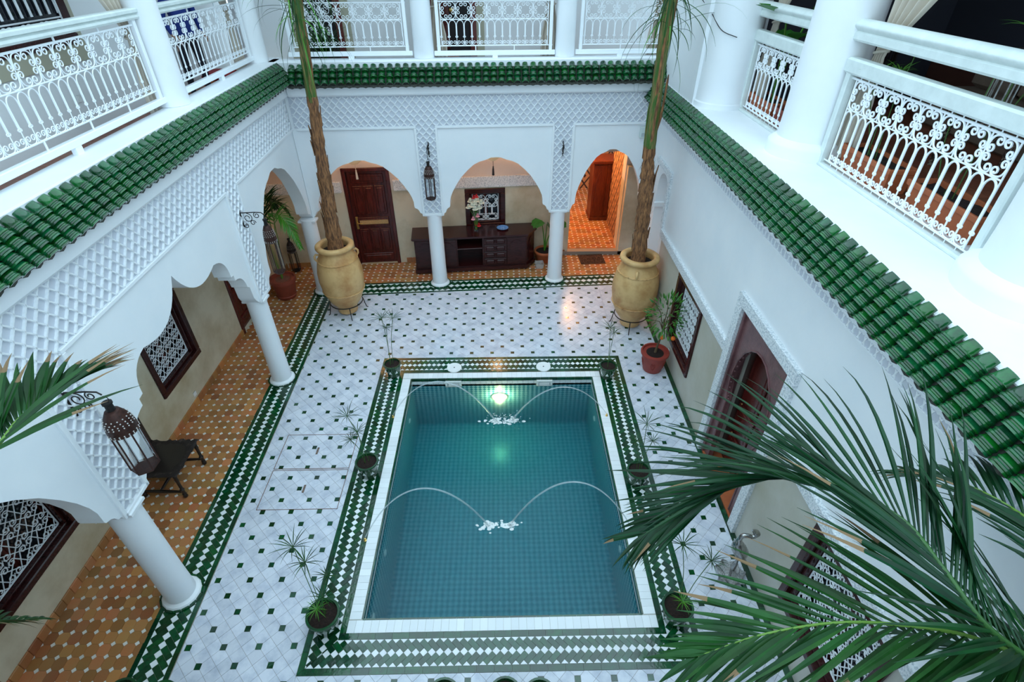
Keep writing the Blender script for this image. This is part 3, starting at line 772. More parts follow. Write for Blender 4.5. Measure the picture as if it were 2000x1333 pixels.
# arcade ceilings = floors of the galleries
CEIL = struct('ceiling')
b = MB(); b.box((.62, -1.6, 3.36), (12.1, -.12, 4.40), M=FL); b.build('slab', PINKW, CEIL, loc=(0,0,0))
b = MB(); b.box((-4.0, -1.75, 3.36), (3.4, -.12, 4.40), M=FB); b.build('slab', PINKW, CEIL, loc=(0,0,0))
GF = struct('floor')
gt = mat('red brown gallery tile', (.27, .085, .045), .35, (.20, .065, .035), 4, rnd=.15)
b = MB(); b.box((.62, -1.7, 4.38), (12.1, -.20, 4.44), M=FL); b.box((-4.2, -1.8, 4.38), (3.4, -.20, 4.44), M=FB); b.box((.62, -4.2, 4.0), (11.4, -.9, 4.395), M=FR); b.build('gallery_bed', GROUT, GF, loc=(0,0,0))
gitems = []
def gal(x0, x1, y0, y1, z):
    its = []
    k = int((x1-x0)/.2); j = int((y1-y0)/.2)
    for i in range(k):
        for jj in range(j): its.append(('gallery_tile', [(x0+i*.2, y0+jj*.2), (x0+i*.2+.2, y0+jj*.2), (x0+i*.2+.2, y0+jj*.2+.2), (x0+i*.2, y0+jj*.2+.2)], gt))
    field(GF, its, z, limits={'gallery_tile': 90}, seen_min=20)
gal(-5.34, -4.34, 3.0, 11.4, 4.448); gal(-4.3, 3.1, 11.55, 12.55, 4.448); gal(4.1, 7.1, 2.8, 9.6, 4.403)

# right wall: white above, lime plaster below, stucco band round the door
DR = (4.38, 5.74, 0, 2.72); W1R = (6.92, 8.23, .48, 1.89); W2R = (1.80, 3.13, .48, 1.90); NI = (9.74, 10.44, 0, 2.95)
b, n, m = holes_wall('wall', FR, -.35, 0, .6, 11.3, 1.95, 4.06, [(DR[0], DR[1], 1.9, DR[3]), (NI[0], NI[1], 1.9, NI[3])], WHITE)
WR = b.build('wall_right', WHITE, loc=(0,0,0), kind='structure')
b, n, m = holes_wall('wall', FR, -.35, -.001, .6, 9.60, -.1, 1.95, [(DR[0], DR[1], -.1, 1.95), W1R, W2R], BEIGE)
b.build('lime_plaster', mat('grey beige lime plaster', (.56, .54, .48), .5, (.43, .40, .31), .8, (.38, .7), bump=.08, bscale=14), WR, loc=(0,0,0))
b, n, m = holes_wall('wall', FR, -.35, 0, 9.60, 11.3, -.1, 1.95, [(NI[0], NI[1], -.1, 1.95)], WHITE); b.build('white_pier', WHITE, WR, loc=(0,0,0))
b = MB()
for a, c in (((.6, 1.88), (DR[0]-.16, 2.05)), ((DR[1]+.16, 1.88), (9.62, 2.05))): b.bev((a[0], -.01, a[1]), (c[0], .055, c[1]), .01, M=FR)
b.bev((DR[0]-.16, -.01, 0), (DR[0], .055, DR[3]), .004, M=FR); b.bev((DR[1], -.01, 0), (DR[1]+.16, .055, DR[3]), .004, M=FR); b.bev((DR[0]-.16, -.01, DR[3]), (DR[1]+.16, .055, 2.88), .004, M=FR)
b.bev((9.58, -.01, 2.05), (9.70, .05, 3.02), .004, M=FR); b.bev((9.58, -.01, 3.02), (10.62, .05, 3.14), .004, M=FR)
b.build('stucco_band', STUCCO, WR, loc=(0,0,0))
# round headed niche
b = MB()
cN = (NI[0]+NI[1])/2; rN = (NI[1]-NI[0])/2
arcp = [(cN+rN*math.cos(PI*i/14), NI[3]-rN+rN*math.sin(PI*i/14)) for i in range(15)]
for i in range(14):
    (ua, za), (ub, zb) = arcp[i], arcp[i+1]
    b.prism([(ua, za), (ua, NI[3]+.01), (ub, NI[3]+.01), (ub, zb)], -.34, -.002, fr(FR))
b.box((NI[0]-.1, -.42, -.1), (NI[1]+.1, -.35, 3.1), M=FR)
b.bev((NI[0]-.01, -.34, 2.16), (NI[0]+.05, .03, 2.26), .008, M=FR); b.bev((NI[1]-.05, -.34, 2.16), (NI[1]+.01, .03, 2.26), .008, M=FR)
b.build('niche', WHITE, WR, 30, loc=(0,0,0))
# front wall below the viewer's gallery, gallery roofs, outer shell
b = MB(); b.box((-5.7, .3, -.2), (3.6, .6, 4.4)); b.build('wall_front', WHITE, loc=(0,0,0), kind='structure')
b = MB(); b.box((.62, -1.7, 7.4), (12.8, .0, 7.6), M=FL); b.box((-4.0, -1.9, 7.4), (3.4, .0, 7.6), M=FB); b.box((.62, -4.3, 7.2), (11.6, -.5, 7.4), M=FR); b.build('ceiling', WHITE, loc=(0,0,0), kind='structure')
# upper right: plain wall at the back, dark room behind the gallery
UR = MB(); UR.box((9.25, -.9, 4.35), (11.3, .03, 7.4), M=FR); UR.build('wall_upper_right', WHITE, loc=(0,0,0), kind='structure')
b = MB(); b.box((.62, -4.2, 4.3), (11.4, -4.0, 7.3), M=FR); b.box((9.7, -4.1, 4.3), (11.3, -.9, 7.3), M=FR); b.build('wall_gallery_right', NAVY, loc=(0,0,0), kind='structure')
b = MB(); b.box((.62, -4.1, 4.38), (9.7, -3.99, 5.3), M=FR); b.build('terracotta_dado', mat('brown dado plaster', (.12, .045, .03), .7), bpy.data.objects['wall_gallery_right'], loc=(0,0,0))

# upper columns
def up_col(x, y, z, r, rb, hb, lab, grp=None):
    t = thing('column', lab, 'column', (x, y, z), group=grp)
    b = MB(); b.lathe([(r*1.03, hb), (r, hb+.25), (r*.97, 1.5), (r*.97, 2.9)], 32); b.build('shaft', WHITE, t, 40)
    b = MB(); b.lathe([(rb, -.36 if z > 4.6 else 0), (rb, hb*.8), (rb-.02, hb), (r*1.02, hb+.05)], 32); b.build('base', WHITE, t, 40)
    return t
p = FL(7.60, -.2, 0); up_col(p.x, p.y, 4.79, .20, .205, .02, 'white gallery column between the two left railings')
p = FL(3.45, -.2, 0); up_col(p.x, p.y, 4.79, .20, .205, .02, 'white gallery column at the near end of the left railing')
p = FL(10.82, -.22, 0); up_col(p.x, p.y, 4.79, .21, .215, .02, 'white gallery column in the corner of the left and back galleries')
for u, lab in ((-1.39, 'white gallery column above the left end of the sideboard'), (1.26, 'white gallery column above the third arch pier')):
    p = FB(u, -.15, 0); up_col(p.x, p.y, 4.79, .185, .19, .02, lab)
up_col(3.86, 6.72, 4.40, .37, .47, .16, 'thick white round column between the two right gallery railings')
up_col(3.98, 3.30, 4.40, .40, .52, .16, 'thick white round column on a curved base at the right edge')
up_col(3.62, 9.22, 4.40, .40, .43, .10, 'rounded white pier ending the plain upper right wall')

# ------------------------------------------------------------ ironwork
def spiral(c, r, a0, turns, sg=1, shrink=.68, n=18):
    """points from the rim inwards"""
    return [(c[0]+r*(1-shrink*i/n)*math.cos(a0+sg*turns*2*PI*i/n), c[1]+r*(1-shrink*i/n)*math.sin(a0+sg*turns*2*PI*i/n)) for i in range(n+1)]
def bez(p, q, s, n=8): return [((1-t)**2*p[0]+2*t*(1-t)*q[0]+t*t*s[0], (1-t)**2*p[1]+2*t*(1-t)*q[1]+t*t*s[1]) for t in [i/n for i in range(1, n)]]
def wire(paths, r, name, m, n=5):
    b = MB()
    for p in paths: b.tube([(x, 0, z) for x, z in p], r, n)
    return b.mesh(name, m, 60)
def c_scroll(a, h):
    r1, r2 = .27*a, .25*a
    c1, c2 = (.70*a, h-.055*a-r1), (.05*a+r2, .26*h)
    s1 = spiral(c1, r1, PI/2, 1.2, -1); s2 = spiral(c2, r2, PI, 1.2, 1)
    return s1[::-1]+bez(s1[0], (.03*a, h*.99), s2[0], 9)+s2
def place_mesh(me, name, parent, F, u, n, z, sx=1, sz=1):
    P0 = F(u, n, z); du = (F(u+1, n, z)-P0).normalized(); dn = F(u, n+1, z)-P0
    dn = (dn-du*dn.dot(du)).normalized()
    o = obj(name, me, parent)
    o.matrix_world = Matrix(((du.x*sx, dn.x, 0, P0.x), (du.y*sx, dn.y, 0, P0.y), (du.z*sx, dn.z, sz, P0.z), (0,0,0,1)))
    return o
IRONM = {}
def railing(F, n, u0, u1, zb, zm, zt, lab, wood=False, cell=.28, rail_z=None, hand=None, handm=RAILG):
    base = F((u0+u1)/2, n, 0)
    S = thing('balcony_railing', lab, 'railing')
    m = RAILW
    k = max(1, round((u1-u0-.2)/cell)); g0 = (u1-u0-k*cell)/2+u0      # first cell
    a, h = cell/2, (zt-zm)/2
    R_ = 1.5 if wood else 1.0
    key = (round(h, 3), round(zm-zb, 3), cell)
    if key not in IRONM:
        q = cell/2; H = zm-zb; hz = .10; kz = .155
        leg = [(-q*.45, kz)]+[(-q*.45*math.cos(PI*i/12), H-.012-q*.45*1.25+q*.45*1.25*math.sin(PI*i/12)) for i in range(13)]+[(q*.45, kz)]
        w_ = q/2
        s1 = spiral((-w_*.45, .055), w_*.42, PI, 1.15, -1, n=14); s2 = spiral((w_*.45, .055), w_*.42, 0, 1.15, 1, n=14)
        heart = s1[::-1]+bez(s1[0], (-w_*.9, .0), (0, .006), 5)+[(0, .006)]+bez((0, .006), (w_*.9, .0), s2[0], 5)+s2
        loops = [[(sx*(.012+.010*math.cos(t)), kz-.008+.011*math.sin(t)) for t in [2*PI*i/8 for i in range(9)]] for sx in (-1, 1)]
        IRONM[key] = dict(scroll=wire([c_scroll(a, h)], .0062*R_, 'scroll', m), arch=wire([leg], .0068*R_, 'arch_bar', m), heart=wire([heart], .0055*R_, 'heart_scroll', m),
                          stem=wire([[(0, 0), (0, kz)]]+loops, .0055*R_, 'knotted_stem', m), bar=wire([[(0, 0), (0, 2*h)]], .005*R_, 'divider', m))
    I = IRONM[key]
    for i in range(k):
        uc = g0+(i+.5)*cell
        for sx, sz in ((-1, 1), (1, 1), (-1, -1), (1, -1)):
            # a quadrant scroll bulges to its own corner: mirror about the middle of the cell
            place_mesh(I['scroll'], 'scroll', S, F, uc-sx*a if sx > 0 else uc+a, n, zm+h, 1 if sx > 0 else -1, sz)
        if i: place_mesh(I['bar'], 'divider', S, F, g0+i*cell, n, zm)
        for d in (-.25, .25):
            place_mesh(I['arch'], 'arch_bar', S, F, uc+d*cell, n, zb)
            place_mesh(I['heart'], 'heart_scroll', S, F, uc+d*cell, n, zb)
            place_mesh(I['stem'], 'knotted_stem', S, F, uc+(d-.25)*cell, n, zb)
    def bar(name, a, c, mm=m, r=.004):
        b = MB(); b.bev(a, c, r, M=F); b.build(name, mm, S, loc=(0,0,0))
    e0, e1 = g0, g0+k*cell
    bar('bottom_bar', (u0, n-.008, zb-.009), (u1, n+.008, zb+.007)); bar('middle_bar', (e0, n-.007, zm-.007), (e1, n+.007, zm+.007)); bar('top_bar', (u0, n-.009, zt-.008), (u1, n+.009, zt+.012))
    bar('end_bar', (e0-.008, n-.008, zb), (e0+.006, n+.008, zt)); bar('end_bar', (e1-.006, n-.008, zb), (e1+.008, n+.008, zt))
    if not wood:
        z0, z1 = rail_z
        bar('lower_rail', (u0-.05, n-.035, z0), (u1+.05, n+.035, z1), RAILW, .008)
        for uu in (u0+.01, u1-.07): bar('post', (uu, n-.03, z1-.01), (uu+.06, n+.03, hand[0]+.01), RAILW, .006)
        j = max(2, round((u1-u0)/.8))
        for i in range(1, j): bar('strut', (u0+(u1-u0)*i/j-.009, n-.009, z1-.01), (u0+(u1-u0)*i/j+.009, n+.009, zb)); bar('strut', (u0+(u1-u0)*i/j-.009, n-.009, zt), (u0+(u1-u0)*i/j+.009, n+.009, hand[0]+.01))
        bar('foot', ((u0+u1)/2-.05, n-.03, 4.79), ((u0+u1)/2+.05, n+.03, z0+.01), RAILW)
        b = MB(); z = hand[0]; H = hand[1]-hand[0]
        b.prism([(n-.05, z), (n+.05, z), (n+.06, z+.18*H), (n+.055, z+.38*H), (n+.035, z+.46*H), (n+.035, z+.52*H), (n+.065, z+.62*H), (n+.065, z+.88*H), (n+.045, z+H), (n-.045, z+H), (n-.065, z+.88*H), (n-.065, z+.62*H), (n-.035, z+.5*H), (n-.06, z+.38*H)], u0-.08, u1+.08, lambda p, q, u: F(u, p, q))
        b.build('handrail', handm, S, 30, loc=(0,0,0))
    else:
        for i in range(k*2):
            uu = g0+(i+.5)*cell/2
            bar('stub', (uu-.006, n-.006, zt), (uu+.006, n+.006, zt+.05)); bar('stub', (uu-.005, n-.005, zb-.05), (uu+.005, n+.005, zb))
        for uu in (u0-.05, u1-.03): bar('wooden_post', (uu, n-.05, 4.41), (uu+.08, n+.05, zt+.06), RAILG, .012)
        bar('sill', (u0-.05, n-.06, 4.405), (u1+.05, n+.06, zb-.035), RAILG, .012)
        bar('top_beam', (u0-.10, n-.065, zt+.04), (u1+.10, n+.065, zt+.19), RAILG, .02)
        b = MB(); z = hand[0]; H = hand[1]-hand[0]
        sec = [(n+.05, z), (n+.065, z+.10*H), (n+.062, z+.38*H), (n+.045, z+.46*H)]+[(n+.05+.035*math.sin(PI*i/8), z+.5*H+.42*H*i/8) for i in range(9)]+[(n+.02, z+H), (n-.02, z+H), (n-.06, z+.85*H), (n-.06, z+.1*H), (n-.05, z)]
        b.prism(sec, u0-.12, u1+.14, lambda p, q, u: F(u, p, q)); b.build('handrail', handm, S, 35, loc=(0,0,0))
    return S
railing(FL, -.2, 3.72, 7.36, 5.03, 5.46, 5.745, 'longest white scrollwork railing of the left gallery, in front of the grilled window', rail_z=(4.87, 4.94), hand=(5.80, 5.91))
railing(FL, -.2, 7.86, 10.56, 5.00, 5.44, 5.735, 'white scrollwork railing of the left gallery in front of the person in blue', rail_z=(4.86, 4.93), hand=(5.80, 5.91))
railing(FB, -.1, -3.80, -1.64, 5.00, 5.42, 5.685, 'white scrollwork railing of the back gallery behind the left palm trunk', rail_z=(4.85, 4.925), hand=(5.76, 5.87))
railing(FB, -.1, -1.14, 1.02, 5.00, 5.42, 5.70, 'white scrollwork railing in the middle of the back gallery, in front of the dark doorway', rail_z=(4.84, 4.92), hand=(5.76, 5.87))
railing(FB, -.1, 1.51, 3.12, 5.00, 5.42, 5.715, 'white scrollwork railing of the back gallery next to the right palm trunk', rail_z=(4.84, 4.92), hand=(5.76, 5.87))
railing(FR, -.65, 7.22, 8.86, 4.48, 5.05, 5.33, 'short scrollwork railing in a pale wooden frame between the thick column and the rounded pier', True, hand=(5.68, 5.87))
railing(FR, -.65, 3.78, 6.26, 4.48, 5.06, 5.35, 'long scrollwork railing in a pale wooden frame in front of the planters and sofa', True, hand=(5.69, 5.89))

# ------------------------------------------------------------ windows
def motif(c, h):
    P = [[(0, 0), (c, h)], [(0, h), (c, 0)]]
    for (x, z, a0, sg) in ((.30, .78, PI, -1), (.70, .78, 0, 1), (.30, .22, PI, 1), (.70, .22, 0, -1)):
        s = spiral((x*c, z*h), .17*c, a0, 1.3, sg)
        P.append([(c*(0 if x < .5 else 1), h*.5)]+s)
    P.append([(c/2-.10*c, h*.96), (c/2, h*.72), (c/2+.10*c, h*.96)]); P.append([(c/2-.10*c, h*.04), (c/2, h*.28), (c/2+.10*c, h*.04)])
    return P
def window(name, F, W, cells, fw=.10, proud=.035, depth=.10, r=.007, lab=None):
    u0, u1, z0, z1 = W; S = struct(name, lab)
    for (a, c) in (((u0, z0), (u1, z0+fw)), ((u0, z1-fw), (u1, z1)), ((u0, z0+fw), (u0+fw, z1-fw)), ((u1-fw, z0+fw), (u1, z1-fw))):
        b = MB(); b.bev((a[0], -.22, a[1]), (c[0], proud, c[1]), .012, M=F); b.build('frame', WOODP, S, loc=(0,0,0))
    i0, i1, j0, j1 = u0+fw, u1-fw, z0+fw, z1-fw
    for (a, c) in (((i0, j0), (i1, j0+.035)), ((i0, j1-.035), (i1, j1)), ((i0, j0+.035), (i0+.035, j1-.035)), ((i1-.035, j0+.035), (i1, j1-.035))):
        b = MB(); b.bev((a[0], -.20, a[1]), (c[0], -.03, c[1]), .008, M=F); b.build('inner_bead', WOODP, S, loc=(0,0,0))
    g0, g1, h0, h1 = i0+.05, i1-.05, j0+.05, j1-.05
    nu, nz = cells; c, h = (g1-g0)/nu, (h1-h0)/nz
    me = wire(motif(c, h), r, 'scroll_motif', RAILW)
    for i in range(nu):
        for j in range(nz): place_mesh(me, 'scroll_motif', S, F, g0+i*c, -depth, h0+j*h)
    b = MB()
    for z in (h0, h1): b.bev((g0, -depth-.008, z-.008), (g1, -depth+.008, z+.008), .003, M=F)
    for u in (g0, g1): b.bev((u-.008, -depth-.008, h0), (u+.008, -depth+.008, h1), .003, M=F)
    b.build('grille_edge', RAILW, S, loc=(0,0,0))
    um = (g0+g1)/2
    for a, c_ in ((i0, um), (um, i1)):
        b = MB(); b.bev((a, -.21, j0), (a+.05, -.17, j1), .006, M=F); b.bev((c_-.05, -.21, j0), (c_, -.17, j1), .006, M=F); b.build('sash', WOOD, S, loc=(0,0,0))
        b = MB(); b.box((a+.05, -.205, j0), (c_-.05, -.195, j1), M=F); b.build('pane', GLASSD, S, loc=(0,0,0))
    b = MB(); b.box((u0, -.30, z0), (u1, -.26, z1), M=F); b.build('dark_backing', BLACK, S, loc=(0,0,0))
    return S
window('window_1', FW, WB, (4, 5), r=.0065); window('window_2', FW, WA, (4, 4), r=.0065)
window('window_3', FR, W1R, (5, 6), fw=.10, r=.0065); window('window_4', FR, W2R, (5, 6), fw=.10, r=.0065)
# grilled window in the back wall: arched scrollwork
S = window('window_5', FK, WK, (1, 1), fw=.12)
for o in [o for o in S.children if o.name.startswith('scroll_motif')]: bpy.data.objects.remove(o)
a5 = c_scroll(.15, .16); me5 = wire([a5], .010, 'scroll', RAILW)
for k in range(2):
    uc = -.3675+(k-.5)*.30
    for zz in (1.50, 1.10):
        for sx in (-1, 1):
            for sz in (-1, 1):
                if zz > 1.2 or sz > 0 or True: place_mesh(me5, 'scroll', S, FK, uc-.15 if sx > 0 else uc+.15, -.10, zz, sx, sz*(1 if zz > 1.2 else .55))
for k in range(4):
    u = -.3675+(k-1.5)*.155
    pth = [(-.066, 0)]+[(-.066*math.cos(PI*i/10), .22+.066*math.sin(PI*i/10)) for i in range(11)]+[(.066, 0)]
    place_mesh(wire([pth], .011, 'arch_bar', RAILW), 'arch_bar', S, FK, u, -.10, 1.16)
# grilled window of the left gallery
W6 = (5.75, 7.80, 5.50, 7.1)
S = struct('window_6')
b = MB(); b.bev((W6[0]-.25, .0, 5.30), (W6[1]+.12, .03, 7.3), .005, M=FW); b.build('surround', mat('pale khaki plaster', (.46, .44, .33), .6), S, loc=(0,0,0))
for a, c in (((W6[0], W6[2]), (W6[1], W6[2]+.12)), ((W6[0], W6[2]+.12), (W6[0]+.14, W6[3])), ((W6[1]-.14, W6[2]+.12), (W6[1], W6[3]))):
    b = MB(); b.bev((a[0], .0, a[1]), (c[0], .07, c[1]), .012, M=FW); b.build('frame', WOODP, S, loc=(0,0,0))
b = MB(); b.box((W6[0]+.13, .031, W6[2]+.1), (W6[1]-.13, .036, W6[3]), M=FW); b.build('pane', GLASSD, S, loc=(0,0,0))
me6 = wire([c_scroll(.15, .15)], .009, 'scroll', RAILW)
for i in range(5):
    uc = W6[1]-.33-i*.3
    for sx in (-1, 1):
        for sz in (-1, 1): place_mesh(me6, 'scroll', S, FW, uc-.15 if sx > 0 else uc+.15, .06, 6.45, sx, sz)
        place_mesh(me6, 'scroll', S, FW, uc-.15 if sx > 0 else uc+.15, .06, 5.78, sx, -.8)
    for d in (-.075, .075):
        place_mesh(wire([[(-.066, 0)]+[(-.066*math.cos(PI*t/10), .33+.08*math.sin(PI*t/10)) for t in range(11)]+[(.066, 0)]], .009, 'arch_bar', RAILW), 'arch_bar', S, FW, uc+d, .06, 5.84)
b = MB()
for z in (5.66, 5.80, 6.28): b.bev((W6[0]+.14, .052, z-.008), (W6[1]-.15, .068, z+.008), .003, M=FW)
b.bev((W6[1]-.17, .052, 5.66), (W6[1]-.15, .068, 7.05), .003, M=FW); b.build('grille_edge', RAILW, S, loc=(0,0,0))

# ------------------------------------------------------------ doors
def panel(F, S, u0, u1, z0, z1, n, m, name='panel'):
    b = MB(); b.bev((u0, n-.02, z0), (u1, n+.030, z1), .010, M=F); b.build(name+'_moulding', m, S, loc=(0,0,0)); b = MB(); b.bev((u0+.028, n-.01, z0+.028), (u1-.028, n+.0305, z1-.028), .0005, M=F); b.bev((u0+.05, n-.01, z0+.05), (u1-.05, n+.042, z1-.05), .011, M=F); b.build(name, m, S, loc=(0,0,0))
def door(name, F, D, n=-.08):
    u0, u1, z0, z1 = D; S = struct(name); f = .085
    for a, c in (((u0, z0), (u0+f, z1)), ((u1-f, z0), (u1, z1)), ((u0, z1-f), (u1, z1))):
        b = MB(); b.bev((a[0], -.2, a[1]), (c[0], .03, c[1]), .01, M=F); b.build('frame', WOOD, S, loc=(0,0,0))
    a, c = u0+f, u1-f
    b = MB(); b.box((a, n-.05, z0), (c, n, z1-f), M=F); b.build('leaf', WOOD, S, loc=(0,0,0))
    w3 = (c-a-.20)/3
    panel(F, S, a+.08, c-.08, z1-f-.30, z1-f-.08, n, WOOD)
    for i in range(3):
        uu = a+.08+i*(w3+.02)
        panel(F, S, uu, uu+w3, 1.30, z1-f-.36, n, WOOD); panel(F, S, uu, uu+w3, .34, .93, n, WOOD)
    panel(F, S, a+.08, c-.08, .99, 1.23, n, WOOD); panel(F, S, a+.08, c-.08, .07, .27, n, WOOD)
    return S, a, c
S, a, c = door('door_1', FK, DB)
b = MB(); b.bev((a+.13, -.062, 1.06), (c-.10, -.030, 1.16), .003, M=FK)
for i in range(22):
    u = a+.14+i*(c-a-.25)/21
    for z in (1.065, 1.155): b.ball(FK(u, -.032, z), .009, 5, 3)
b.build('carved_brass_strip', mat('pale carved brass', (.62, .38, .16), .5, (.35, .18, .06), 60), S, loc=(0,0,0))
b = MB(); b.bev((a+.03, -.075, .93), (a+.09, -.055, 1.25), .008, M=FK); b.build('handle_plate', BRASS, S, loc=(0,0,0))
b = MB(); b.tube([FK(a+.06, -.06, 1.10), FK(a+.06, -.01, 1.10), FK(a+.10, -.005, 1.10), FK(a+.19, -.008, 1.095)], [.012, .012, .011, .013], 8); b.build('lever', BRASS, S, 50, loc=(0,0,0))
S, a, c = door('door_2', FW, DL)
b = MB(); b.bev((a+.03, -.075, .95), (a+.08, -.055, 1.2), .006, M=FW); b.build('handle_plate', BRASS, S, loc=(0,0,0))
# keyhole arched door in the right wall
S = struct('door_3'); u0, u1, z0, z1 = DR; uc = (u0+u1)/2
pr = [(0, 2.42), (.13, 2.40), (.27, 2.32), (.40, 2.18), (.50, 1.98), (.55, 1.76), (.555, 1.56), (.52, 1.38), (.48, 1.30), (.48, .04)]
PURP = mat('carved plum brown wood', (.19, .085, .088), .36, (.10, .042, .045), 5, bump=.25, bscale=35, coat=.2)
for sg in (-1, 1):
    poly = [(uc, z1), (uc, 2.42)]+[(uc+sg*d, z) for d, z in pr[1:]]+[(uc+sg*.48, z0), (uc+sg*(u1-uc), z0), (uc+sg*(u1-uc), z1)]
    b = MB(); b.prism(poly, -.10, -.03, fr(FR)); b.build('arched_panel', PURP, S, loc=(0,0,0))
    b = MB(); b.tube([FR(uc+sg*d, -.028, z) for d, z in pr], .014, 6)
    for i in range(18): 
        t = i/18*(len(pr)-1); k = int(t); f_ = t-k; d = pr[k][0]*(1-f_)+pr[k+1][0]*f_; z = pr[k][1]*(1-f_)+pr[k+1][1]*f_
        b.ball(FR(uc+sg*(d-.02), -.045, z), .016, 5, 3)
    b.build('carved_rim', PURP, S, 50, loc=(0,0,0))
for a, c in (((u0, z0), (u0+.05, z1)), ((u1-.05, z0), (u1, z1)), ((u0, z1-.05), (u1, z1))):
    b = MB(); b.bev((a[0], -.2, a[1]), (c[0], .008, c[1]), .008, M=FR)
    
    b.build('frame', PURP, S, loc=(0,0,0))
b = MB(); b.box((u0, -.34, z0), (u1, -.28, z1), M=FR); b.build('leaf', mat('dark studded door wood', (.055, .008, .006), .3, (.02, .004, .004), 4, coat=.3), S, loc=(0,0,0))
for i in range(2):
    for z, zz in ((.1, .62), (.7, 1.2), (1.28, 2.3)): panel(FR, S, uc-.50+i*.52, uc-.02+i*.52, z, zz, -.28, WOOD)
b = MB()
for i in range(14):
    for s_ in (-.44, .44): b.ball(FR(uc+s_, -.255, .2+i*.145), .012, 6, 3)
b.build('stud', BRASS, S, 60, loc=(0,0,0))
b = MB(); b.box((u0+.02, -.34, -.02), (u1-.02, .0, .02), M=FR); b.build('threshold', CLAYO, S, loc=(0,0,0))

# ------------------------------------------------------------ room behind the back arcade
Sx = struct('wall_inner_room')
def pattern_mat():
    m = bpy.data.materials.new('brown and black diamond hanging'); m.use_nodes = True; t = m.node_tree; bb = t.nodes['Principled BSDF']; bb.inputs['Roughness'].default_value = .85
    g = t.nodes.new('ShaderNodeNewGeometry'); sx = t.nodes.new('ShaderNodeSeparateXYZ'); t.links.new(g.outputs['Position'], sx.inputs[0])
    def M(op, *a):
        n = t.nodes.new('ShaderNodeMath'); n.operation = op
        for k, v in enumerate(a):
            if isinstance(v, (int, float)): n.inputs[k].default_value = v
            else: t.links.new(v, n.inputs[k])
        return n.outputs[0]
    U = M('ADD', sx.outputs['X'], sx.outputs['Y'])
    f1 = M('ABSOLUTE', M('SUBTRACT', M('FRACT', M('MULTIPLY', U, 2.6)), .5)); f2 = M('ABSOLUTE', M('SUBTRACT', M('FRACT', M('MULTIPLY', sx.outputs['Z'], 1.9)), .5))
    d = M('ADD', f1, f2); e = M('ABSOLUTE', M('SUBTRACT', d, .5)); k = M('MAXIMUM', M('LESS_THAN', e, .075), M('LESS_THAN', d, .14))
    k2 = M('GREATER_THAN', d, .86); k = M('MAXIMUM', k, k2)
    mx = t.nodes.new('ShaderNodeMix'); mx.data_type = 'RGBA'; t.links.new(k, mx.inputs[0]); mx.inputs[6].default_value = (.42, .20, .085, 1); mx.inputs[7].default_value = (.030, .014, .012, 1)
    t.links.new(mx.outputs[2], bb.inputs['Base Color']); return m
PAT = pattern_mat()
b = MB(); b.box((-.2, 16.9, .0), (4.6, 17.1, 3.4)); b.build('patterned_wall', PAT, Sx, loc=(0,0,0))
b = MB(); b.box((-.3, 12.9, 0), (-.2, 17, 3.4)); b.box((-.3, 12.55, 3.3), (4.6, 17, 3.4)); b.build('side_wall', PINKW, Sx, loc=(0,0,0))
b = MB(); b.box((3.05, 12.70, 0), (3.12, 14.3, 2.9)); b.build('patterned_reveal', PAT, Sx, loc=(0,0,0))
b = MB(); b.box((3.04, 12.45, -.1), (3.42, 12.70, 2.3)); b.build('lime_pier', BEIGE, Sx, loc=(0,0,0))
b = MB(); b.box((3.12, 14.2, 0), (4.6, 14.3, 3.3)); b.box((3.5, 10.9, 0), (3.6, 14.2, 3.4)); b.build('dark_door_wall', WOODP, Sx, loc=(0,0,0))
t = thing('wardrobe', 'tall dark orange brown wooden wardrobe with a pointed arch panel, in the lamplit room', 'wardrobe', (2.93, 14.66, .1), rz=.03)
b = MB(); b.bev((-.38, -.28, .08), (.38, .28, 1.66), .01); b.build('carcass', WOODO, t)
b = MB(); b.bev((-.42, -.33, 1.64), (.42, .33, 1.73), .015); b.build('cornice', WOODO, t)
b = MB(); b.bev((-.40, -.30, 0), (.40, .30, .10), .012); b.build('plinth', WOODO, t)
for x0, x1 in ((-.35, -.005), (.005, .35)):
    d = MB(); d.bev((x0, -.30, .15), (x1, -.275, 1.60), .006); dd = d.build('door', WOODO, t)
    xm = (x0+x1)/2; d = MB(); d.prism([(x0+.06, .25), (x1-.06, .25), (x1-.06, 1.15), (xm+.06, 1.36), (xm, 1.46), (xm-.06, 1.36), (x0+.06, 1.15)], .295, .315, lambda a, z, y: (a, -y, z)); d.build('arched_panel', WOODO, dd)
t = thing('side_table', 'low dark wooden table at the patterned wall, with a framed picture on it', 'table', (1.70, 15.9, .1))
b = MB(); b.bev((-.4, -.25, .55), (.4, .25, .60), .01); b.build('table_top', WOODO, t)
for x in (-.35, .35):
    for y in (-.2, .2): b = MB(); b.bev((x-.025, y-.025, 0), (x+.025, y+.025, .55), .005); b.build('leg', WOODO, t)
t = thing('picture_frame', 'small black framed white picture leaning on the low dark table', 'picture', (1.86, 15.9, .7))
b = MB(); b.bev((-.15, -.02, 0), (.15, .02, .44), .008); b.build('frame', BLACK, t)
b = MB(); b.box((-.12, -.024, .05), (.12, -.019, .40)); b.build('picture', PLASTIC, t)
b = MB()
for x, z, w_, h_ in ((-.05, .27, .03, .05), (.05, .27, .03, .05), (0, .15, .07, .03)): b.box((x-w_, -.027, z-h_), (x+w_, -.0235, z+h_))
b.build('printed_marks', BLACK, t)
b = MB(); b.bev((.3, 16.5, 1.6), (4.4, 16.9, 1.66), .01); b.build('shelf', CLAYO, Sx, loc=(0,0,0))
mt = MB(); mt.bev((-.32, -.25, 0), (.32, .25, .014), .005)
rm = random.Random(3)
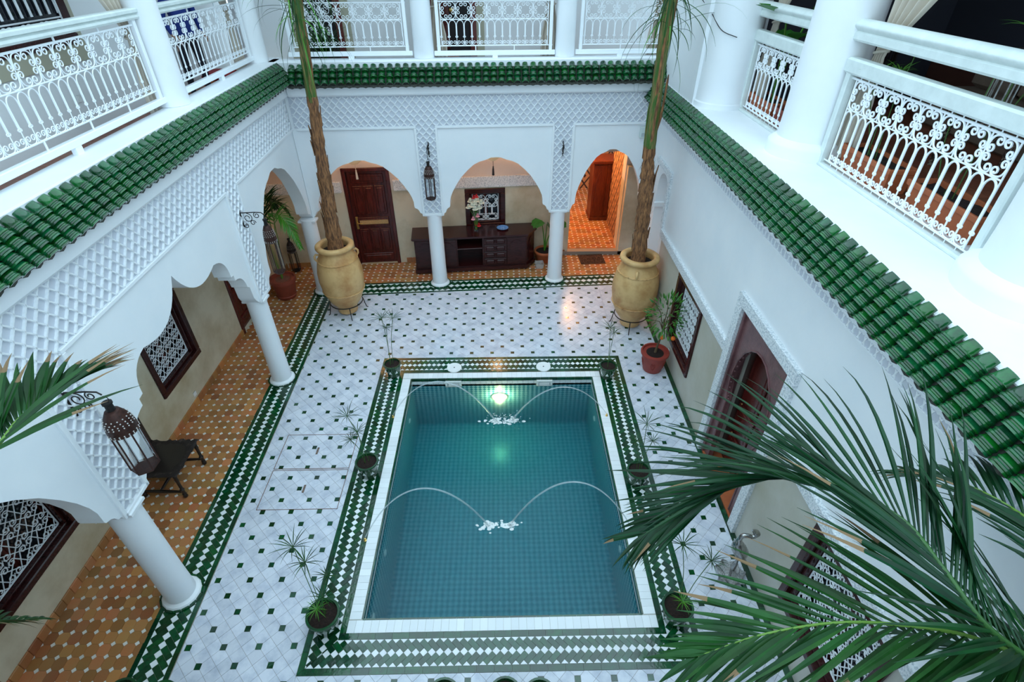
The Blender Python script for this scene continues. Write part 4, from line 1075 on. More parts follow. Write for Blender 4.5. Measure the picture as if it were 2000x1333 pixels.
for i in range(500):
    x, y = rm.uniform(-.31, .31), rm.uniform(-.24, .24); mt.add([(x-.006, y, .013), (x+.006, y, .013), (x+rm.uniform(-.01, .01), y+rm.uniform(-.01, .01), .028)], [(0,1,2)])
o = mt.build('door_mat', mat('worn brown coir', (.10, .045, .025), .95, (.03, .014, .01), 12), smooth=None, loc=(2.33, 12.19, .001)); o.rotation_euler.z = .06; tag(o, 'worn brown doormat below the step of the lamplit room', 'doormat')

# lamps that the place has
def lamp(kind, name, loc, e, col, size=.1, **k):
    l = bpy.data.lights.new(name, kind); l.energy = e; l.color = col
    if kind == 'POINT': l.shadow_soft_size = size
    if kind == 'AREA': l.size = size
    o = bpy.data.objects.new(name, l); COL.objects.link(o); o.location = loc; return o
for i, (x, y, lab) in enumerate(((-.15, 11.72, 'brass openwork ceiling lamp with a black tassel, above the sideboard'), (-3.13, 11.52, 'brass openwork ceiling lamp with a tassel, in front of the panelled door'))):
    t = thing('ceiling_lamp', lab, 'lamp', (x, y, 2.62))
    b = MB(); b.lathe([(.0, .08), (.06, .09), (.14, .15), (.19, .24), (.20, .26), (.19, .26), (.13, .16), (.05, .10), (0, .095)], 20, caps=False); b.build('bowl', mat('pierced brass bowl', (.80, .62, .38), .35, metal=.6, emit=(1, .72, .42), estr=.12), t, 40)
    b = MB()
    for k in range(16): b.tube([(.20*math.cos(2*PI*k/16), .20*math.sin(2*PI*k/16), .26), (.17*math.cos(2*PI*k/16), .17*math.sin(2*PI*k/16), .32), (.12*math.cos(2*PI*k/16), .12*math.sin(2*PI*k/16), .40)], .006, 4)
    b.tube([(0, 0, .40), (0, 0, .74)], .008, 6); b.build('ribs', BRASS, t)
    b = MB(); b.tube([(0, 0, .08), (0, 0, -.04)], .006, 5); b.lathe([(.0, -.04), (.018, -.05), (.012, -.07), (.02, -.10), (.028, -.24), (0, -.24)], 10); b.build('tassel', BLACK if i == 0 else CLOTH, t)
    lamp('POINT', 'lamp_glow', (x, y, 3.0), 20, (1, .62, .36), .06)
lamp('POINT', 'room_glow', (1.9, 14.1, 2.9), 140, (1, .50, .20), .12)
lamp('POINT', 'pool_glow', (-.05, PY1-.14, -.60), 14, (1, .82, .40), .04)

# ------------------------------------------------------------ leaves and plants
def blade(L, w, droop=.5, fold=.35, n=7, twist=0.0, curl=0.0, tip=1.0):
    """leaf blade along +x, folded along its midrib, drooping; returns verts, faces"""
    vs = []; fs = []
    x = z = 0.0; ds = L/n
    for i in range(n+1):
        t = i/n; ww = w*.5*(min(1, .35+2.2*t) if t < .3 else (1-((t-.3)/.7)**1.7*tip))
        ww = max(ww, .0006); a = -droop*t*t
        yy = curl*t*t*L
        c, s = math.cos(twist*t), math.sin(twist*t)
        for k, (sy, sz) in enumerate(((-1, fold), (0, 0), (1, fold))):
            vs.append((x, yy+ww*(sy*c-sz*s*abs(sy)), z+ww*(sy*s+sz*c*abs(sy))))
        if i < n:
            b = i*3; fs += [(b, b+1, b+4, b+3), (b+1, b+2, b+5, b+4)]
        x += ds*math.cos(a); z += ds*math.sin(a)
    return vs, fs
def basis(p, d, up=Vector((0,0,1)), roll=0.0):
    d = Vector(d).normalized(); s = up.cross(d)
    if s.length < 1e-4: s = Vector((1,0,0)).cross(d)
    s.normalize(); u = d.cross(s)
    if roll: s, u = s*math.cos(roll)+u*math.sin(roll), u*math.cos(roll)-s*math.sin(roll)
    return Matrix(((d.x, s.x, u.x, p[0]), (d.y, s.y, u.y, p[1]), (d.z, s.z, u.z, p[2]), (0,0,0,1)))
def smooth_path(pts, n=10):
    pts = [Vector(p) for p in pts]; out = []
    P_ = [pts[0]*2-pts[1]]+pts+[pts[-1]*2-pts[-2]]
    for i in range(1, len(P_)-2):
        for k in range(n):
            t = k/n; a, b, c, d = P_[i-1:i+3]
            out.append(.5*((2*b)+(c-a)*t+(2*a-5*b+4*c-d)*t*t+(3*b-a-3*c+d)*t**3))
    return out+[pts[-1]]
def frond(tree, path, nleaf, L, w, rnd, m=LEAF, tip_dry=.2, start=.12, up=Vector((0,0,1)), r0=.014, lift=.35, ang=(62, 25), droop=.5, single=False, rach=None):
    """a palm frond: midrib with paired leaflets, each leaflet a piece of its own"""
    pts = smooth_path(path, 10); k = len(pts)
    b = MB(); b.tube(pts, [r0*(1-.8*i/(k-1)) for i in range(k)], 6); f = b.build('frond', rach or RACH, tree, 60, loc=(0,0,0))
    inv = tree.matrix_world.inverted() if False else None
    allb = MB()
    for i in range(nleaf):
        t = start+(1-start)*i/(nleaf-1); x = t*(k-1); j = min(int(x), k-2); p = pts[j].lerp(pts[j+1], x-j); d = (pts[j+1]-pts[j]).normalized()
        a = math.radians(ang[0]*(1-t)+ang[1]*t)
        env = math.sin(PI*min(1, .18+.82*t)**.8)**.6 if t < .97 else .5
        env = (.55+.45*math.sin(PI*min(1, t*1.15)))*(1 if t < .8 else 1-.45*(t-.8)/.2)
        for sg in (-1, 1):
            s = up.cross(d).normalized(); u = d.cross(s)
            dv = d*math.cos(a)+(s*sg*math.cos(lift)+u*math.sin(lift))*math.sin(a)
            dv += Vector((rnd.uniform(-.06, .06), rnd.uniform(-.06, .06), rnd.uniform(-.06, .06)))
            vs, fs = blade(L*env*rnd.uniform(.88, 1.08), w*rnd.uniform(.8, 1.15), droop*rnd.uniform(.4, 1.5), .45, 7, rnd.uniform(-.3, .3))
            M = basis(p, dv, u)
            if single: allb.add([M @ Vector(v) for v in vs], fs)
            else:
                lb = MB(); lb.add(vs, fs)
                if tip_dry and rnd.random() < tip_dry:
                    lb.m[-4:] = [1]*4
                o = obj('leaflet', lb.mesh('leaflet', [m, DRY], 40, fix=False), f); o.matrix_local = M
    if single: allb.build('leaflets', m, f, 40, loc=(0,0,0), fix=False)
    return f

def pot_lathe(r, h, rim=.02, lip=.03):
    return [(r*.66, 0), (r*.70, .01), (r*.97, h-lip), (r*.98, h-lip), (r+rim*.5, h-lip+.004), (r+rim, h-lip*.5), (r+rim*.6, h), (r*.90, h), (r*.86, h-.04), (r*.80, h-.06)]
def umbel(c, d, R, n, rnd, w=.011, droop=.9):
    b = MB()
    for i in range(n):
        a = 2*PI*i/n+rnd.uniform(-.15, .15); M = basis(c, Vector((math.cos(a), math.sin(a), rnd.uniform(.05, .5)))+d*.2)
        vs, fs = blade(R*rnd.uniform(.75, 1.1), w, droop*rnd.uniform(.5, 1.3), .3, 5)
        b.add([M @ Vector(v) for v in vs], fs)
    return b
def papyrus(x, y, r, h, stems, lab, seed):
    rnd = random.Random(seed); t = thing('potted_papyrus', lab, 'plant', (x, y, .003), group='umbrella papyrus in green pots round the pool')
    b = MB(); b.lathe(pot_lathe(r, h, .012, .025), 28); pb = b.build('pot', GPOT, t, 50)
    st = MB()
    for i in range(7):
        a = 2*PI*i/7; st.prism([(-.03, -.035), (.03, -.035), (0, .035)], 0, .003, lambda p, q, n, a=a: Vector(((r*.845+n+q*.18*r/.1*.0+ (q+.0)*.28*r/h)*math.cos(a)-p*math.sin(a), (r*.845+n+q*.28*r/h)*math.sin(a)+p*math.cos(a), h*.52+q)))
    st.build('white_pattern', WHITET, pb)
    b = MB(); b.lathe([(0, h-.028), (r*.4, h-.03), (r*.87, h-.04)], 20, caps=False); b.build('soil', SOIL, t, 60)
    for (dx, dy, z, R) in stems:
        p0 = Vector((rnd.uniform(-.03, .03), rnd.uniform(-.03, .03), h-.05)); p1 = Vector((dx, dy, z)); mid = (p0+p1)/2+Vector((-dx*.15, -dy*.15, .05))
        b = MB(); b.tube(smooth_path([p0, mid, p1], 6), [.0055]+[.0045]*12, 5); s = b.build('stem', mat('green stem', (.06, .14, .03), .5), t, 60)
        umbel(p1, (p1-mid).normalized(), R, 15, rnd).build('leaf_umbel', LEAFL if z < .6 else LEAF, s, 40, fix=False)
    return t
papyrus(-2.03, 7.67, .155, .29, [(-.05, .02, 1.28, .26), (.13, .05, 1.25, .24), (.02, -.06, 1.12, .18)], 'papyrus in a green pot at the back left corner of the pool border', 1)
papyrus(-2.03, 5.33, .165, .30, [(-.14, .06, 1.18, .27), (-.02, -.02, .95, .22), (-.12, -.08, .85, .18)], 'papyrus in a green pot on the left pool border beside the floor hatches', 2)
papyrus(-2.08, 3.06, .185, .31, [(-.16, .22, 1.32, .26), (-.02, .10, 1.22, .22), (.16, .10, .95, .16), (.10, -.02, .72, .2), (-.03, -.02, .46, .17)], 'papyrus in a green pot at the front left corner of the pool border', 3)
papyrus(1.97, 7.55, .155, .28, [(-.06, 0, 1.12, .24), (.03, .04, .98, .2)], 'papyrus in a green pot at the back right corner of the pool border', 4)
papyrus(2.02, 5.10, .165, .30, [(-.02, .03, 1.22, .28), (-.16, -.05, .95, .2), (.10, .0, .9, .18)], 'papyrus in a green pot on the right pool border behind the palm leaf', 5)
papyrus(2.05, 3.08, .175, .30, [(-.10, .15, 1.32, .26), (.22, .06, 1.15, .2), (.02, -.02, .44, .18)], 'papyrus in a green pot at the front right corner of the pool border', 6)
for i, (x, y) in enumerate(((-3.97, 2.27), (-3.55, 2.24), (-.62, 2.21), (.02, 2.21), (.38, 2.19))):
    t = thing('glazed_pot', 'green glazed pot of soil, only its rim showing at the bottom edge of the picture', 'pot', (x, y, .003), group='green pots along the front edge')
    b = MB(); b.lathe(pot_lathe(.165, .29, .012, .025), 24); b.build('pot', GPOT, t, 50)
    b = MB(); b.lathe([(0, .262), (.143, .25)], 20, caps=False); b.build('soil', SOIL, t)

# big urns on iron stands, with palms
def rope(r, z, m, t, k=2, n=44, rad=.013):
    b = MB()
    for s in range(k): b.tube([((r+rad*.7*math.cos(16*a+s*PI))*math.cos(a), (r+rad*.7*math.cos(16*a+s*PI))*math.sin(a), z+rad*.7*math.sin(16*a+s*PI)) for a in [2*PI*i/96 for i in range(96)]], rad*.75, 5, closed=True)
    b.build('rope_moulding', m, t, 60)
def urn(x, y, rz, lab):
    t = thing('clay_urn', lab, 'urn', (x, y, .04), rz)
    b = MB(); b.lathe([(.20, .0), (.21, .02), (.20, .10), (.235, .17), (.33, .30), (.42, .52), (.462, .80), (.46, 1.0), (.42, 1.20), (.35, 1.38), (.318, 1.44), (.312, 1.48), (.33, 1.50), (.375, 1.515), (.39, 1.545), (.385, 1.58), (.36, 1.60), (.315, 1.605), (.275, 1.59), (.265, 1.55), (.27, 1.45), (.28, 1.40)], 48)
    b.build('body', URN, t, 60)
    rope(.398, 1.27, URN, t); rope(.430, .56, URN, t)
    for a in (0.35, PI+.35):
        c, s = math.cos(a), math.sin(a)
        b = MB(); b.tube([(q*c, q*s, z) for q, z in ((.33, 1.40), (.40, 1.42), (.43, 1.38), (.43, 1.32), (.40, 1.27))], [.02, .025, .024, .022, .018], 8); b.build('lug_handle', URN, t, 60)
    b = MB(); b.lathe([(0, 1.47), (.15, 1.475), (.28, 1.45)], 24, caps=False); b.build('soil', SOIL, t, 60)
    s = thing('urn_stand', 'black iron tripod stand under '+lab.split(',')[0].replace('sandy clay ', 'the '), 'stand', (x, y, 0), rz)
    b = MB(); b.tube([(.345*math.cos(a), .345*math.sin(a), .27) for a in [2*PI*i/28 for i in range(28)]], .011, 6, closed=True); b.build('ring', IRON, s, 60)
    for i in range(4):
        a = 2*PI*i/4+.4; c, q = math.cos(a), math.sin(a)
        b = MB(); b.tube([(r*c, r*q, z) for r, z in ((.345, .27), (.36, .22), (.375, .12), (.40, .02), (.43, .008))], .010, 6); b.build('leg', IRON, s, 60)
    return t
urn(-3.38, 9.88, .0, 'sandy clay urn on the left, at the back end of the left border')
urn(2.73, 9.27, -2.2, 'sandy clay urn on the right, in front of the niche')
def palm_trunk(lab, pts, rs, seed, crown):
    rnd = random.Random(seed); base = pts[0]
    t = thing('palm_tree', lab, 'palm', base)
    P0 = Vector(base); path = smooth_path([Vector(p)-P0 for p in pts], 8); k = len(path)
    def rad(i): 
        x = i/(k-1)*(len(rs)-1); j = min(int(x), len(rs)-2); return rs[j]*(1-x+j)+rs[j+1]*(x-j)
    kk = int(k*.52)
    b = MB(); b.tube(path[:kk+1], [rad(i)*(1+.10*math.sin(i*2.4)+.06*math.sin(i*5.1)) for i in range(kk+1)], 12); b.build('trunk', TRUNK, t, 60)
    b = MB(); b.tube(path[kk:], [rad(i+kk)*(1+.04*math.sin(i*1.7)) for i in range(k-kk)], 10); b.build('sheath', STALK, t, 60)
    for i in range(3, kk, 2): # old leaf bases flaring from the trunk
        for q in range(2):
            a = rnd.uniform(0, 2*PI); r = rad(i)*.95; d = Vector((math.cos(a), math.sin(a), 0)); p = path[i]+d*r
            L = rnd.uniform(.14, .34); b = MB()
            b.prism([(-.035, 0), (.035, 0), (.03, L*.5), (.008, L), (-.008, L), (-.03, L*.5)], 0, .012, lambda u, v, n, p=p, d=d: p+d*(n+.10*v*v/ .3)+d.cross(Vector((0,0,1)))*u+Vector((0,0,1))*v)
            b.build('leaf_base', TRUNK, t, 60)
    for i in range(kk-2, k-1, 2):
        a = rnd.uniform(0, 2*PI); d = Vector((math.cos(a), math.sin(a), 0)); p = path[i]
        q = [p+d*rad(i)*.6, p+d*rad(i)*1.15+Vector((0,0,.35)), p+d*rad(i)*1.3+Vector((0,0,.9))]
        b = MB(); b.tube(smooth_path(q, 5), [.028]*5+[.02]*5+[.008], 7, flat=.6); b.build('leaf_stalk', STALK if rnd.random() < .6 else TRUNK, t, 60)
    fb = MB()                                                          # loose fibres of the bark
    for i in range(260):
        q = rnd.uniform(0, kk-1.5); j = int(q); a = rnd.uniform(0, 2*PI); d = Vector((math.cos(a), math.sin(a), 0)); r = rad(j)*1.0
        p = path[j].lerp(path[j+1], q-j)+d*r; L = rnd.uniform(.06, .22); sd = d.cross(Vector((0,0,1)))*.004
        e = p+Vector((0,0,-L if rnd.random() < .6 else L*.6))+d*rnd.uniform(.0, .07)+sd*rnd.uniform(-6, 6)
        fb.add([p-sd, p+sd, e], [(0,1,2)])
    fb.build('bark_fibres', TRUNK, t, loc=(0,0,0), fix=False, kind='stuff')
    top = path[-1]
    for i in range(crown):
        a = 2*PI*i/crown+.4; d = Vector((math.cos(a), math.sin(a), 0)); L = rnd.uniform(1.5, 2.0)
        frond(t, [top, top+d*.35*L+Vector((0,0,.75)), top+d*.8*L+Vector((0,0,.65)), top+d*1.1*L+Vector((0,0,-.1))], 22, .5, .03, rnd, single=True)
    return t
tL = palm_trunk('slender palm with a shaggy trunk rising from the left urn', [(-3.36, 9.87, 1.50), (-3.32, 9.87, 2.4), (-3.27, 9.87, 3.3), (-3.21, 9.87, 4.3), (-3.17, 9.87, 5.2), (-3.12, 9.87, 6.0), (-3.10, 9.87, 7.3)], [.165, .125, .105, .092, .080, .075, .07], 11, 9)
tR = palm_trunk('slender palm with a shaggy trunk rising from the right urn', [(2.70, 9.27, 1.50), (2.67, 9.27, 2.3), (2.64, 9.27, 3.0), (2.60, 9.27, 3.6), (2.58, 9.27, 4.6), (2.56, 9.27, 5.5), (2.54, 9.27, 7.2)], [.145, .13, .13, .10, .085, .085, .08], 12, 9)
for t, seed, base in ((tL, 5, Vector((.19, 0, 3.9))), (tR, 6, Vector((-.10, 0, 3.9)))):    # hanging strands of old leaves under the crown
    rnd = random.Random(seed)
    for i in range(70):
        a = rnd.uniform(0, 2*PI); z = rnd.uniform(.0, 1.3); p = base+Vector((0, 0, z)); d = Vector((math.cos(a)*.5, math.sin(a)*.5, rnd.uniform(-.9, .35))); L = rnd.uniform(.5, 1.3)
        vs, fs = blade(L, .022, rnd.uniform(.9, 1.6), .4, 9, rnd.uniform(-.4, .4)); M = basis(p+d*.05, d)
        b = MB(); b.add([M @ Vector(v) for v in vs], fs); b.build('hanging_leaf', LEAFL if rnd.random() < .35 else LEAF, t, 40, fix=False)

# orange tree in a red pot
rnd = random.Random(21)
t = thing('orange_tree', 'small orange tree with two oranges in a red pot by the right wall', 'plant', (2.87, 7.77, .003))
b = MB(); b.lathe([(.165, 0), (.175, .01), (.235, .36), (.245, .365), (.262, .38), (.265, .41), (.255, .43), (.232, .43), (.222, .39)], 32); pt = b.build('pot', mat('bright red clay', (.36, .050, .032), .5, (.28, .04, .03), 8), t, 50)
b = MB()
for i in range(5):
    a = 2*PI*i/5-.6
    for q in (-1, 1):
        b.tube([((.168+.19*z+.004)*math.cos(a+q*x), (.168+.19*z+.004)*math.sin(a+q*x), z) for x, z in ((0, .10), (.14, .15), (.2, .22), (.12, .27), (.03, .22), (.0, .16))], .007, 5)
b.build('moulded_vine', MATS['bright red clay'], pt, 60)
b = MB(); b.lathe([(0, .40), (.1, .395), (.225, .385)], 20, caps=False); b.build('soil', SOIL, t, 60)
b = MB(); b.tube([(0, 0, .38), (.02, .01, .55), (.05, 0, .75), (.06, .0, .95), (.04, 0, 1.15)], [.028, .02, .017, .015, .010], 7)
for d in ((.22, .05, 1.35), (-.16, .08, 1.45), (.05, -.16, 1.5), (.10, .2, 1.55), (-.2, -.1, 1.2), (.3, -.08, 1.15)): b.tube([(.055, 0, .9), (.055+d[0]*.5, d[1]*.5, (.95+d[2])/2+.05), d], [.011, .008, .004], 5)
b.build('trunk', BARK, t, 60)
for i in range(260):
    u = Vector((rnd.gauss(0, 1), rnd.gauss(0, 1), rnd.gauss(0, 1))).normalized()*rnd.uniform(.45, 1)**.5
    p = Vector((.07+u.x*.33, u.y*.30, 1.22+u.z*.42)); dv = u+Vector((0, 0, rnd.uniform(-.3, .5)))
    vs, fs = blade(rnd.uniform(.08, .13), .028, rnd.uniform(.2, 1), .3, 4); M = basis(p, dv, roll=rnd.uniform(-.8, .8))
    lm = MB(); lm.add(vs, fs); o = obj('leaf', lm.mesh('leaf', LEAFL if rnd.random() < .35 else mat('citrus leaf', (.025, .13, .012), .35, rnd=.35), 40, fix=False), t); o.matrix_local = M
for p in ((.20, -.2, .86), (-.01, -.22, .90)):
    b = MB(); b.ball((0, 0, 0), .042, 12, 8); o = b.build('orange', ORANGE, t, 60, loc=p)

# potted palm in the left arcade, its lantern side by side
rnd = random.Random(31)
t = thing('potted_palm', 'arching palm in a red clay pot on the terracotta floor of the left arcade', 'plant', (-4.93, 10.52, .003))
b = MB(); b.lathe([(.19, 0), (.20, .01), (.255, .38), (.26, .40), (.285, .41), (.29, .47), (.285, .50), (.255, .50), (.245, .46)], 32); b.lathe([(.19, .05), (.218, .06), (.222, .08), (.212, .09)], 32, caps=False); b.build('pot', CLAY, t, 50)
b = MB(); b.lathe([(0, .47), (.24, .455)], 20, caps=False); b.build('soil', mat('pale red soil', (.26, .10, .06), .9, (.18, .06, .04), 20, bump=.6), t)
for a, L, H, arch in ((-.55, .80, 2.05, .55), (.4, .45, 2.15, .3), (1.5, .5, 2.2, .3), (2.6, .15, 2.2, .2), (-1.4, .5, 2.1, .4), (-2.6, .12, 2.25, .1)):
    d = Vector((math.cos(a), math.sin(a), 0))
    frond(t, [(0, 0, .45), d*.12+Vector((0,0,1.2)), d*L*.45+Vector((0,0,H)), d*L*.85+Vector((0,0,H-.15*arch)), d*L*1.15+Vector((0,0,H-1.0*arch))], 24, .42, .035, rnd, m=LEAFL if a == -.55 else LEAF, tip_dry=0, start=.42, r0=.012, lift=.1, droop=.8)

# broad leaved plant behind the right column
t = thing('broad_leaved_plant', 'broad leaved green plant in an orange clay bowl by the sideboard', 'plant', (1.10, 12.12, .003))
b = MB(); b.lathe([(.15, 0), (.16, .01), (.24, .26), (.262, .27), (.266, .31), (.25, .325), (.225, .32), (.215, .27)], 28); b.build('pot', CLAYO, t, 50)
b = MB(); b.lathe([(0, .30), (.22, .28)], 18, caps=False); b.build('soil', SOIL, t)
def broad_leaf(M, L, W, name, par):
    N = 14; vs = [(0, 0, 0)]; 
    for i in range(N+1):
        a = -2.75+5.5*i/N; r = (1+.06*math.cos(9*a))
        x = L*(.42+.58*math.cos(a*.62))*r-.25*L; y = W*.5*math.sin(a*.72)*1.3*r
        vs.append((x, y, .10*L*abs(y)/W-.25*x*x/L))
    b = MB(); b.add([M @ Vector(v) for v in vs], [(0, i+1, i+2) for i in range(N)])
    b.tube([M @ Vector((-.05*L, 0, .004)), M @ Vector((.75*L, 0, -.10*L))], .004, 4, m=1)
    b.build(name, [mat('glossy broad leaf', (.035, .20, .020), .3, (.02, .13, .015), 9), RACH], par, 50, fix=False)
for a, z, r, tl in ((2.9, 1.10, .10, .1), (-.25, 1.10, .26, .25), (1.2, .95, .12, .2)):
    d = Vector((math.cos(a), math.sin(a), 0)); p = d*r+Vector((0, 0, z))
    b = MB(); b.tube(smooth_path([(0, 0, .28), d*r*.3+Vector((0,0,z*.6)), p], 6), [.02, .019, .018, .017, .016, .015, .014, .013, .012, .011, .010, .009, .008], 7); s = b.build('leaf_stalk', LEAFL, t, 60)
    broad_leaf(basis(p, d+Vector((0, -.9, -.35))), .36, .30, 'leaf', s)

# ------------------------------------------------------------ lanterns
def lantern(t, H, R, body, n=6):
    """neck, pierced dome, glazed hexagonal case, foot; z = 0 at the foot"""
    zb, zc, zd = .05*H, .62*H, .86*H
    b = MB(); b.lathe([(R*.55, 0), (R*.8, .015*H), (R*1.02, zb*.8), (R*1.0, zb)], n, a0=PI/6); b.build('foot', body, t)
    for i in range(n):
        a = 2*PI*i/n+PI/6; a2 = a+2*PI/n
        p0, p1 = Vector((R*math.cos(a), R*math.sin(a), zb)), Vector((R*1.0*math.cos(a), R*1.0*math.sin(a), zc))
        b = MB(); b.tube([p0, p1], .009*R/.11, 4); b.build('bar', body, t)
        q0, q1 = Vector((R*math.cos(a2), R*math.sin(a2), zb)), Vector((R*math.cos(a2), R*math.sin(a2), zc))
        b = MB(); b.add([p0*.98, q0*.98, q1*.98, p1*.98], [(0,1,2,3)]); b.build('glass_pane', GLASS, t, fix=False)
    b = MB(); b.lathe([(R*1.02, zc-.05*H), (R*1.06, zc-.045*H), (R*1.03, zc), (R*1.05, zc+.01*H), (R*.98, zc+.08*H), (R*.80, zc+.16*H), (R*.5, zd-.01*H), (R*.3, zd)], 12, a0=PI/12)
    for r, z, k in ((.985, .69, 18), (.955, .715, 18), (.90, .745, 16), (.82, .775, 14), (1.03, .585, 20), (1.03, .605, 20)):
        for i in range(k):
            a = 2*PI*i/k; b.ball((R*r*1.02*math.cos(a), R*r*1.02*math.sin(a), z*H), R*.058, 5, 3, 1)
    b.build('pierced_dome', [body, mat('light through piercings', (.62, .58, .55), .6)], t, 35)
    b = MB(); b.lathe([(R*.30, zd-.01*H), (R*.28, zd+.07*H), (R*.36, zd+.08*H), (R*.36, zd+.10*H), (R*.2, zd+.105*H)], 12); b.build('neck', IRON, t, 40)
    b = MB(); b.tube([(0, 0, zd+.10*H)]+[(R*.28*math.sin(x), 0, zd+.10*H+R*.3-R*.3*math.cos(x)) for x in [PI*k/5 for k in range(1, 6)]]+[(0, 0, zd+.10*H+R*.6)], .004, 5); b.build('hook', IRON, t, 60)
def bracket(F, u, z, n0, reach, lab, drop=.22):
    t = thing('wall_bracket', lab, 'bracket', F(u, n0, z))
    o = F(u, n0, z); dn = (F(u, n0+1, z)-o).normalized()
    def W(n, q): return dn*n+Vector((0, 0, q))
    b = MB(); b.tube([W(.006, .10), W(.006, -drop)], .010, 6); b.build('back_bar', IRON, t, 60)
    b = MB(); b.tube([W(0, .06), W(reach*.6, .07), W(reach*.9, .065), W(reach, .03)], .008, 6)
    for c, r, a0, tn, sg in (((.28*reach, -.02), .075, PI/2, 1.3, -1), ((.68*reach, .02), .05, PI/2, 1.3, 1), ((.45*reach, -.10), .045, 0, 1.2, 1), ((.12*reach, -.15), .04, PI/2, 1.2, -1)):
        b.tube([W(x, y) for x, y in spiral(c, r, a0, tn, sg)], .006, 5)
    b.build('scrollwork', IRON, t, 60)
def hung(F, u, z0, z1, n, R, lab, body=RUST):
    t = thing('hanging_lantern', lab, 'lantern', F(u, n, z0)); lantern(t, z1-z0, R, body)
hung(FL, 3.56, 2.30, 3.24, .47, .124, 'large rusty hanging lantern on the nearest left pier, in front of the chair')
bracket(FL, 3.56, 3.26, .13, .34, 'black scrolled bracket on the nearest left pier holding the large lantern')
hung(FL, 7.73, 2.17, 3.16, .48, .092, 'rusty hanging lantern on the far left pier, in front of the potted palm')
bracket(FL, 7.73, 3.16, .13, .36, 'black scrolled bracket on the far left pier below the lattice')
hung(FB, -1.44, 2.22, 3.05, .36, .105, 'slim hanging lantern on the back pier left of the flower vase')
bracket(FB, -1.43, 3.24, .13, .24, 'black bracket on the back pier holding the slim lantern', .20)
b = MB(); p = FB(-1.44, .36, 3.05); b.tube([p, p+Vector((0, 0, .24))], .006, 5); tag(b.build('lantern_chain', IRON, smooth=60), 'short dark chain holding the slim lantern on the back pier', 'chain')
bracket(FB, 1.30, 3.20, .13, .24, 'empty black bracket on the back pier right of the sideboard', .20)
t = thing('standing_lantern', 'tall black standing lantern in the back left corner of the arcade', 'lantern', (-5.07, 11.70, .003)); lantern(t, .92, .10, IRON)
b = MB()
for i in range(3): a = 2*PI*i/3; b.ball((.07*math.cos(a), .07*math.sin(a), .008), .012, 6, 4)
b.build('feet', IRON, t, 60)

# ------------------------------------------------------------ chair
t = thing('chair', 'worn black leather chair with turned legs against the left wall', 'chair', (-4.95, 5.27, .003)); t.scale = (1.06, 1.06, 1.14)
CW = mat('near black carved wood', (.012, .007, .006), .35, coat=.3)
def leg(x, y, top, turned=True):
    b = MB()
    pr = [(.020, 0), (.030, .012), (.032, .03), (.020, .05), (.030, .065), (.022, .08)]+([(.024, .12), (.032, .15), (.020, .165), (.022, .30), (.028, .33), (.024, .36)] if turned else [])+[(.026, top-.02), (.026, top)]
    b.lathe(pr, 10, (x, y, 0)); b.build('leg', CW, t, 45)
leg(.29, .29, .44); leg(.29, -.29, .44); leg(-.27, .27, .44); leg(-.27, -.27, .44)
for a, c in (((.29, -.29, .10), (-.27, -.27, .10)), ((.29, .29, .10), (-.27, .27, .10)), ((.0, -.28, .13), (.0, .28, .13))):
    b = MB(); b.tube([a, tuple((p+q)/2 for p, q in zip(a, c)), c], [.016, .024, .016], 8); b.build('stretcher', CW, t, 60)
b = MB(); b.bev((-.30, -.31, .39), (.32, .31, .44), .012); b.build('seat_frame', CW, t)
b = MB(); rr = random.Random(4)
def seatp(u, v):
    x, y = -.33+.69*u, -.34+.68*v; e = 0
    if v < .02 or v > .98 or u > .98: e = rr.uniform(-.03, .012)
    return (x+(e if u > .98 else 0), y+(e if v > .98 else -e if v < .02 else 0), .452-.035*math.sin(PI*u)*math.sin(PI*v)+rr.uniform(-.004, .004)-(.012 if e else 0))
b.grid(seatp, 18, 18); b.build('leather_seat', LEATHER, t, 60)
for y in (-.28, .28): b = MB(); b.bev((-.335, y-.025, .43), (-.285, y+.025, 1.06), .006); b.lathe([(.02, 1.06), (.03, 1.08), (.012, 1.11), (0, 1.12)], 8, (-.31, y, 0)); b.build('back_post', CW, t)
b = MB(); b.bev((-.325, -.26, .74), (-.30, .26, 1.00), .005)
for i in range(5): b.ball((-.295, -.2+.1*i, .965), .012, 6, 4, 1)
b.build('leather_back', [LEATHER, BRASS], t)

# ------------------------------------------------------------ sideboard and what stands on it
SBX, SBY, SR = -2.06, 11.49, math.atan(.086)
t = thing('sideboard', 'long dark mahogany sideboard with a chamfered right end against the back wall', 'sideboard', (SBX, SBY, .003), SR)
plan = lambda e, L: [(-e, -e), (2.70+e*.5, -e), (2.93+e, .30), (2.93+e, .61), (-e, .61)]
b = MB(); b.prism(plan(.05, 0), .915, .955); b.prism(plan(.03, 0), .895, .915); b.build('top', WOODP, t)
b = MB(); b.prism(plan(.03, 0), .035, .13); b.build('plinth', WOODP, t)
for x, y in ((.05, .0), (1.4, .0), (2.68, .0), (.05, .55), (2.85, .55)): b = MB(); b.ball((x, y, .022), .034, 8, 5, sc=(1, 1, .65)); b.build('bun_foot', WOODP, t, 60)
b = MB(); b.box((0, .02, .13), (1.02, .61, .895)); b.box((1.62, .02, .13), (2.70, .61, .895)); b.prism([(2.70, .02), (2.92, .31), (2.92, .61), (2.70, .61)], .13, .895); b.box((1.02, .58, .13), (1.62, .61, .895)); b.box((1.02, .02, .13), (1.62, .61, .15)); b.build('carcass', WOODP, t)
b = MB(); b.bev((1.02, .0, .60), (1.62, .55, .63), .006); b.build('shelf', WOODP, t)
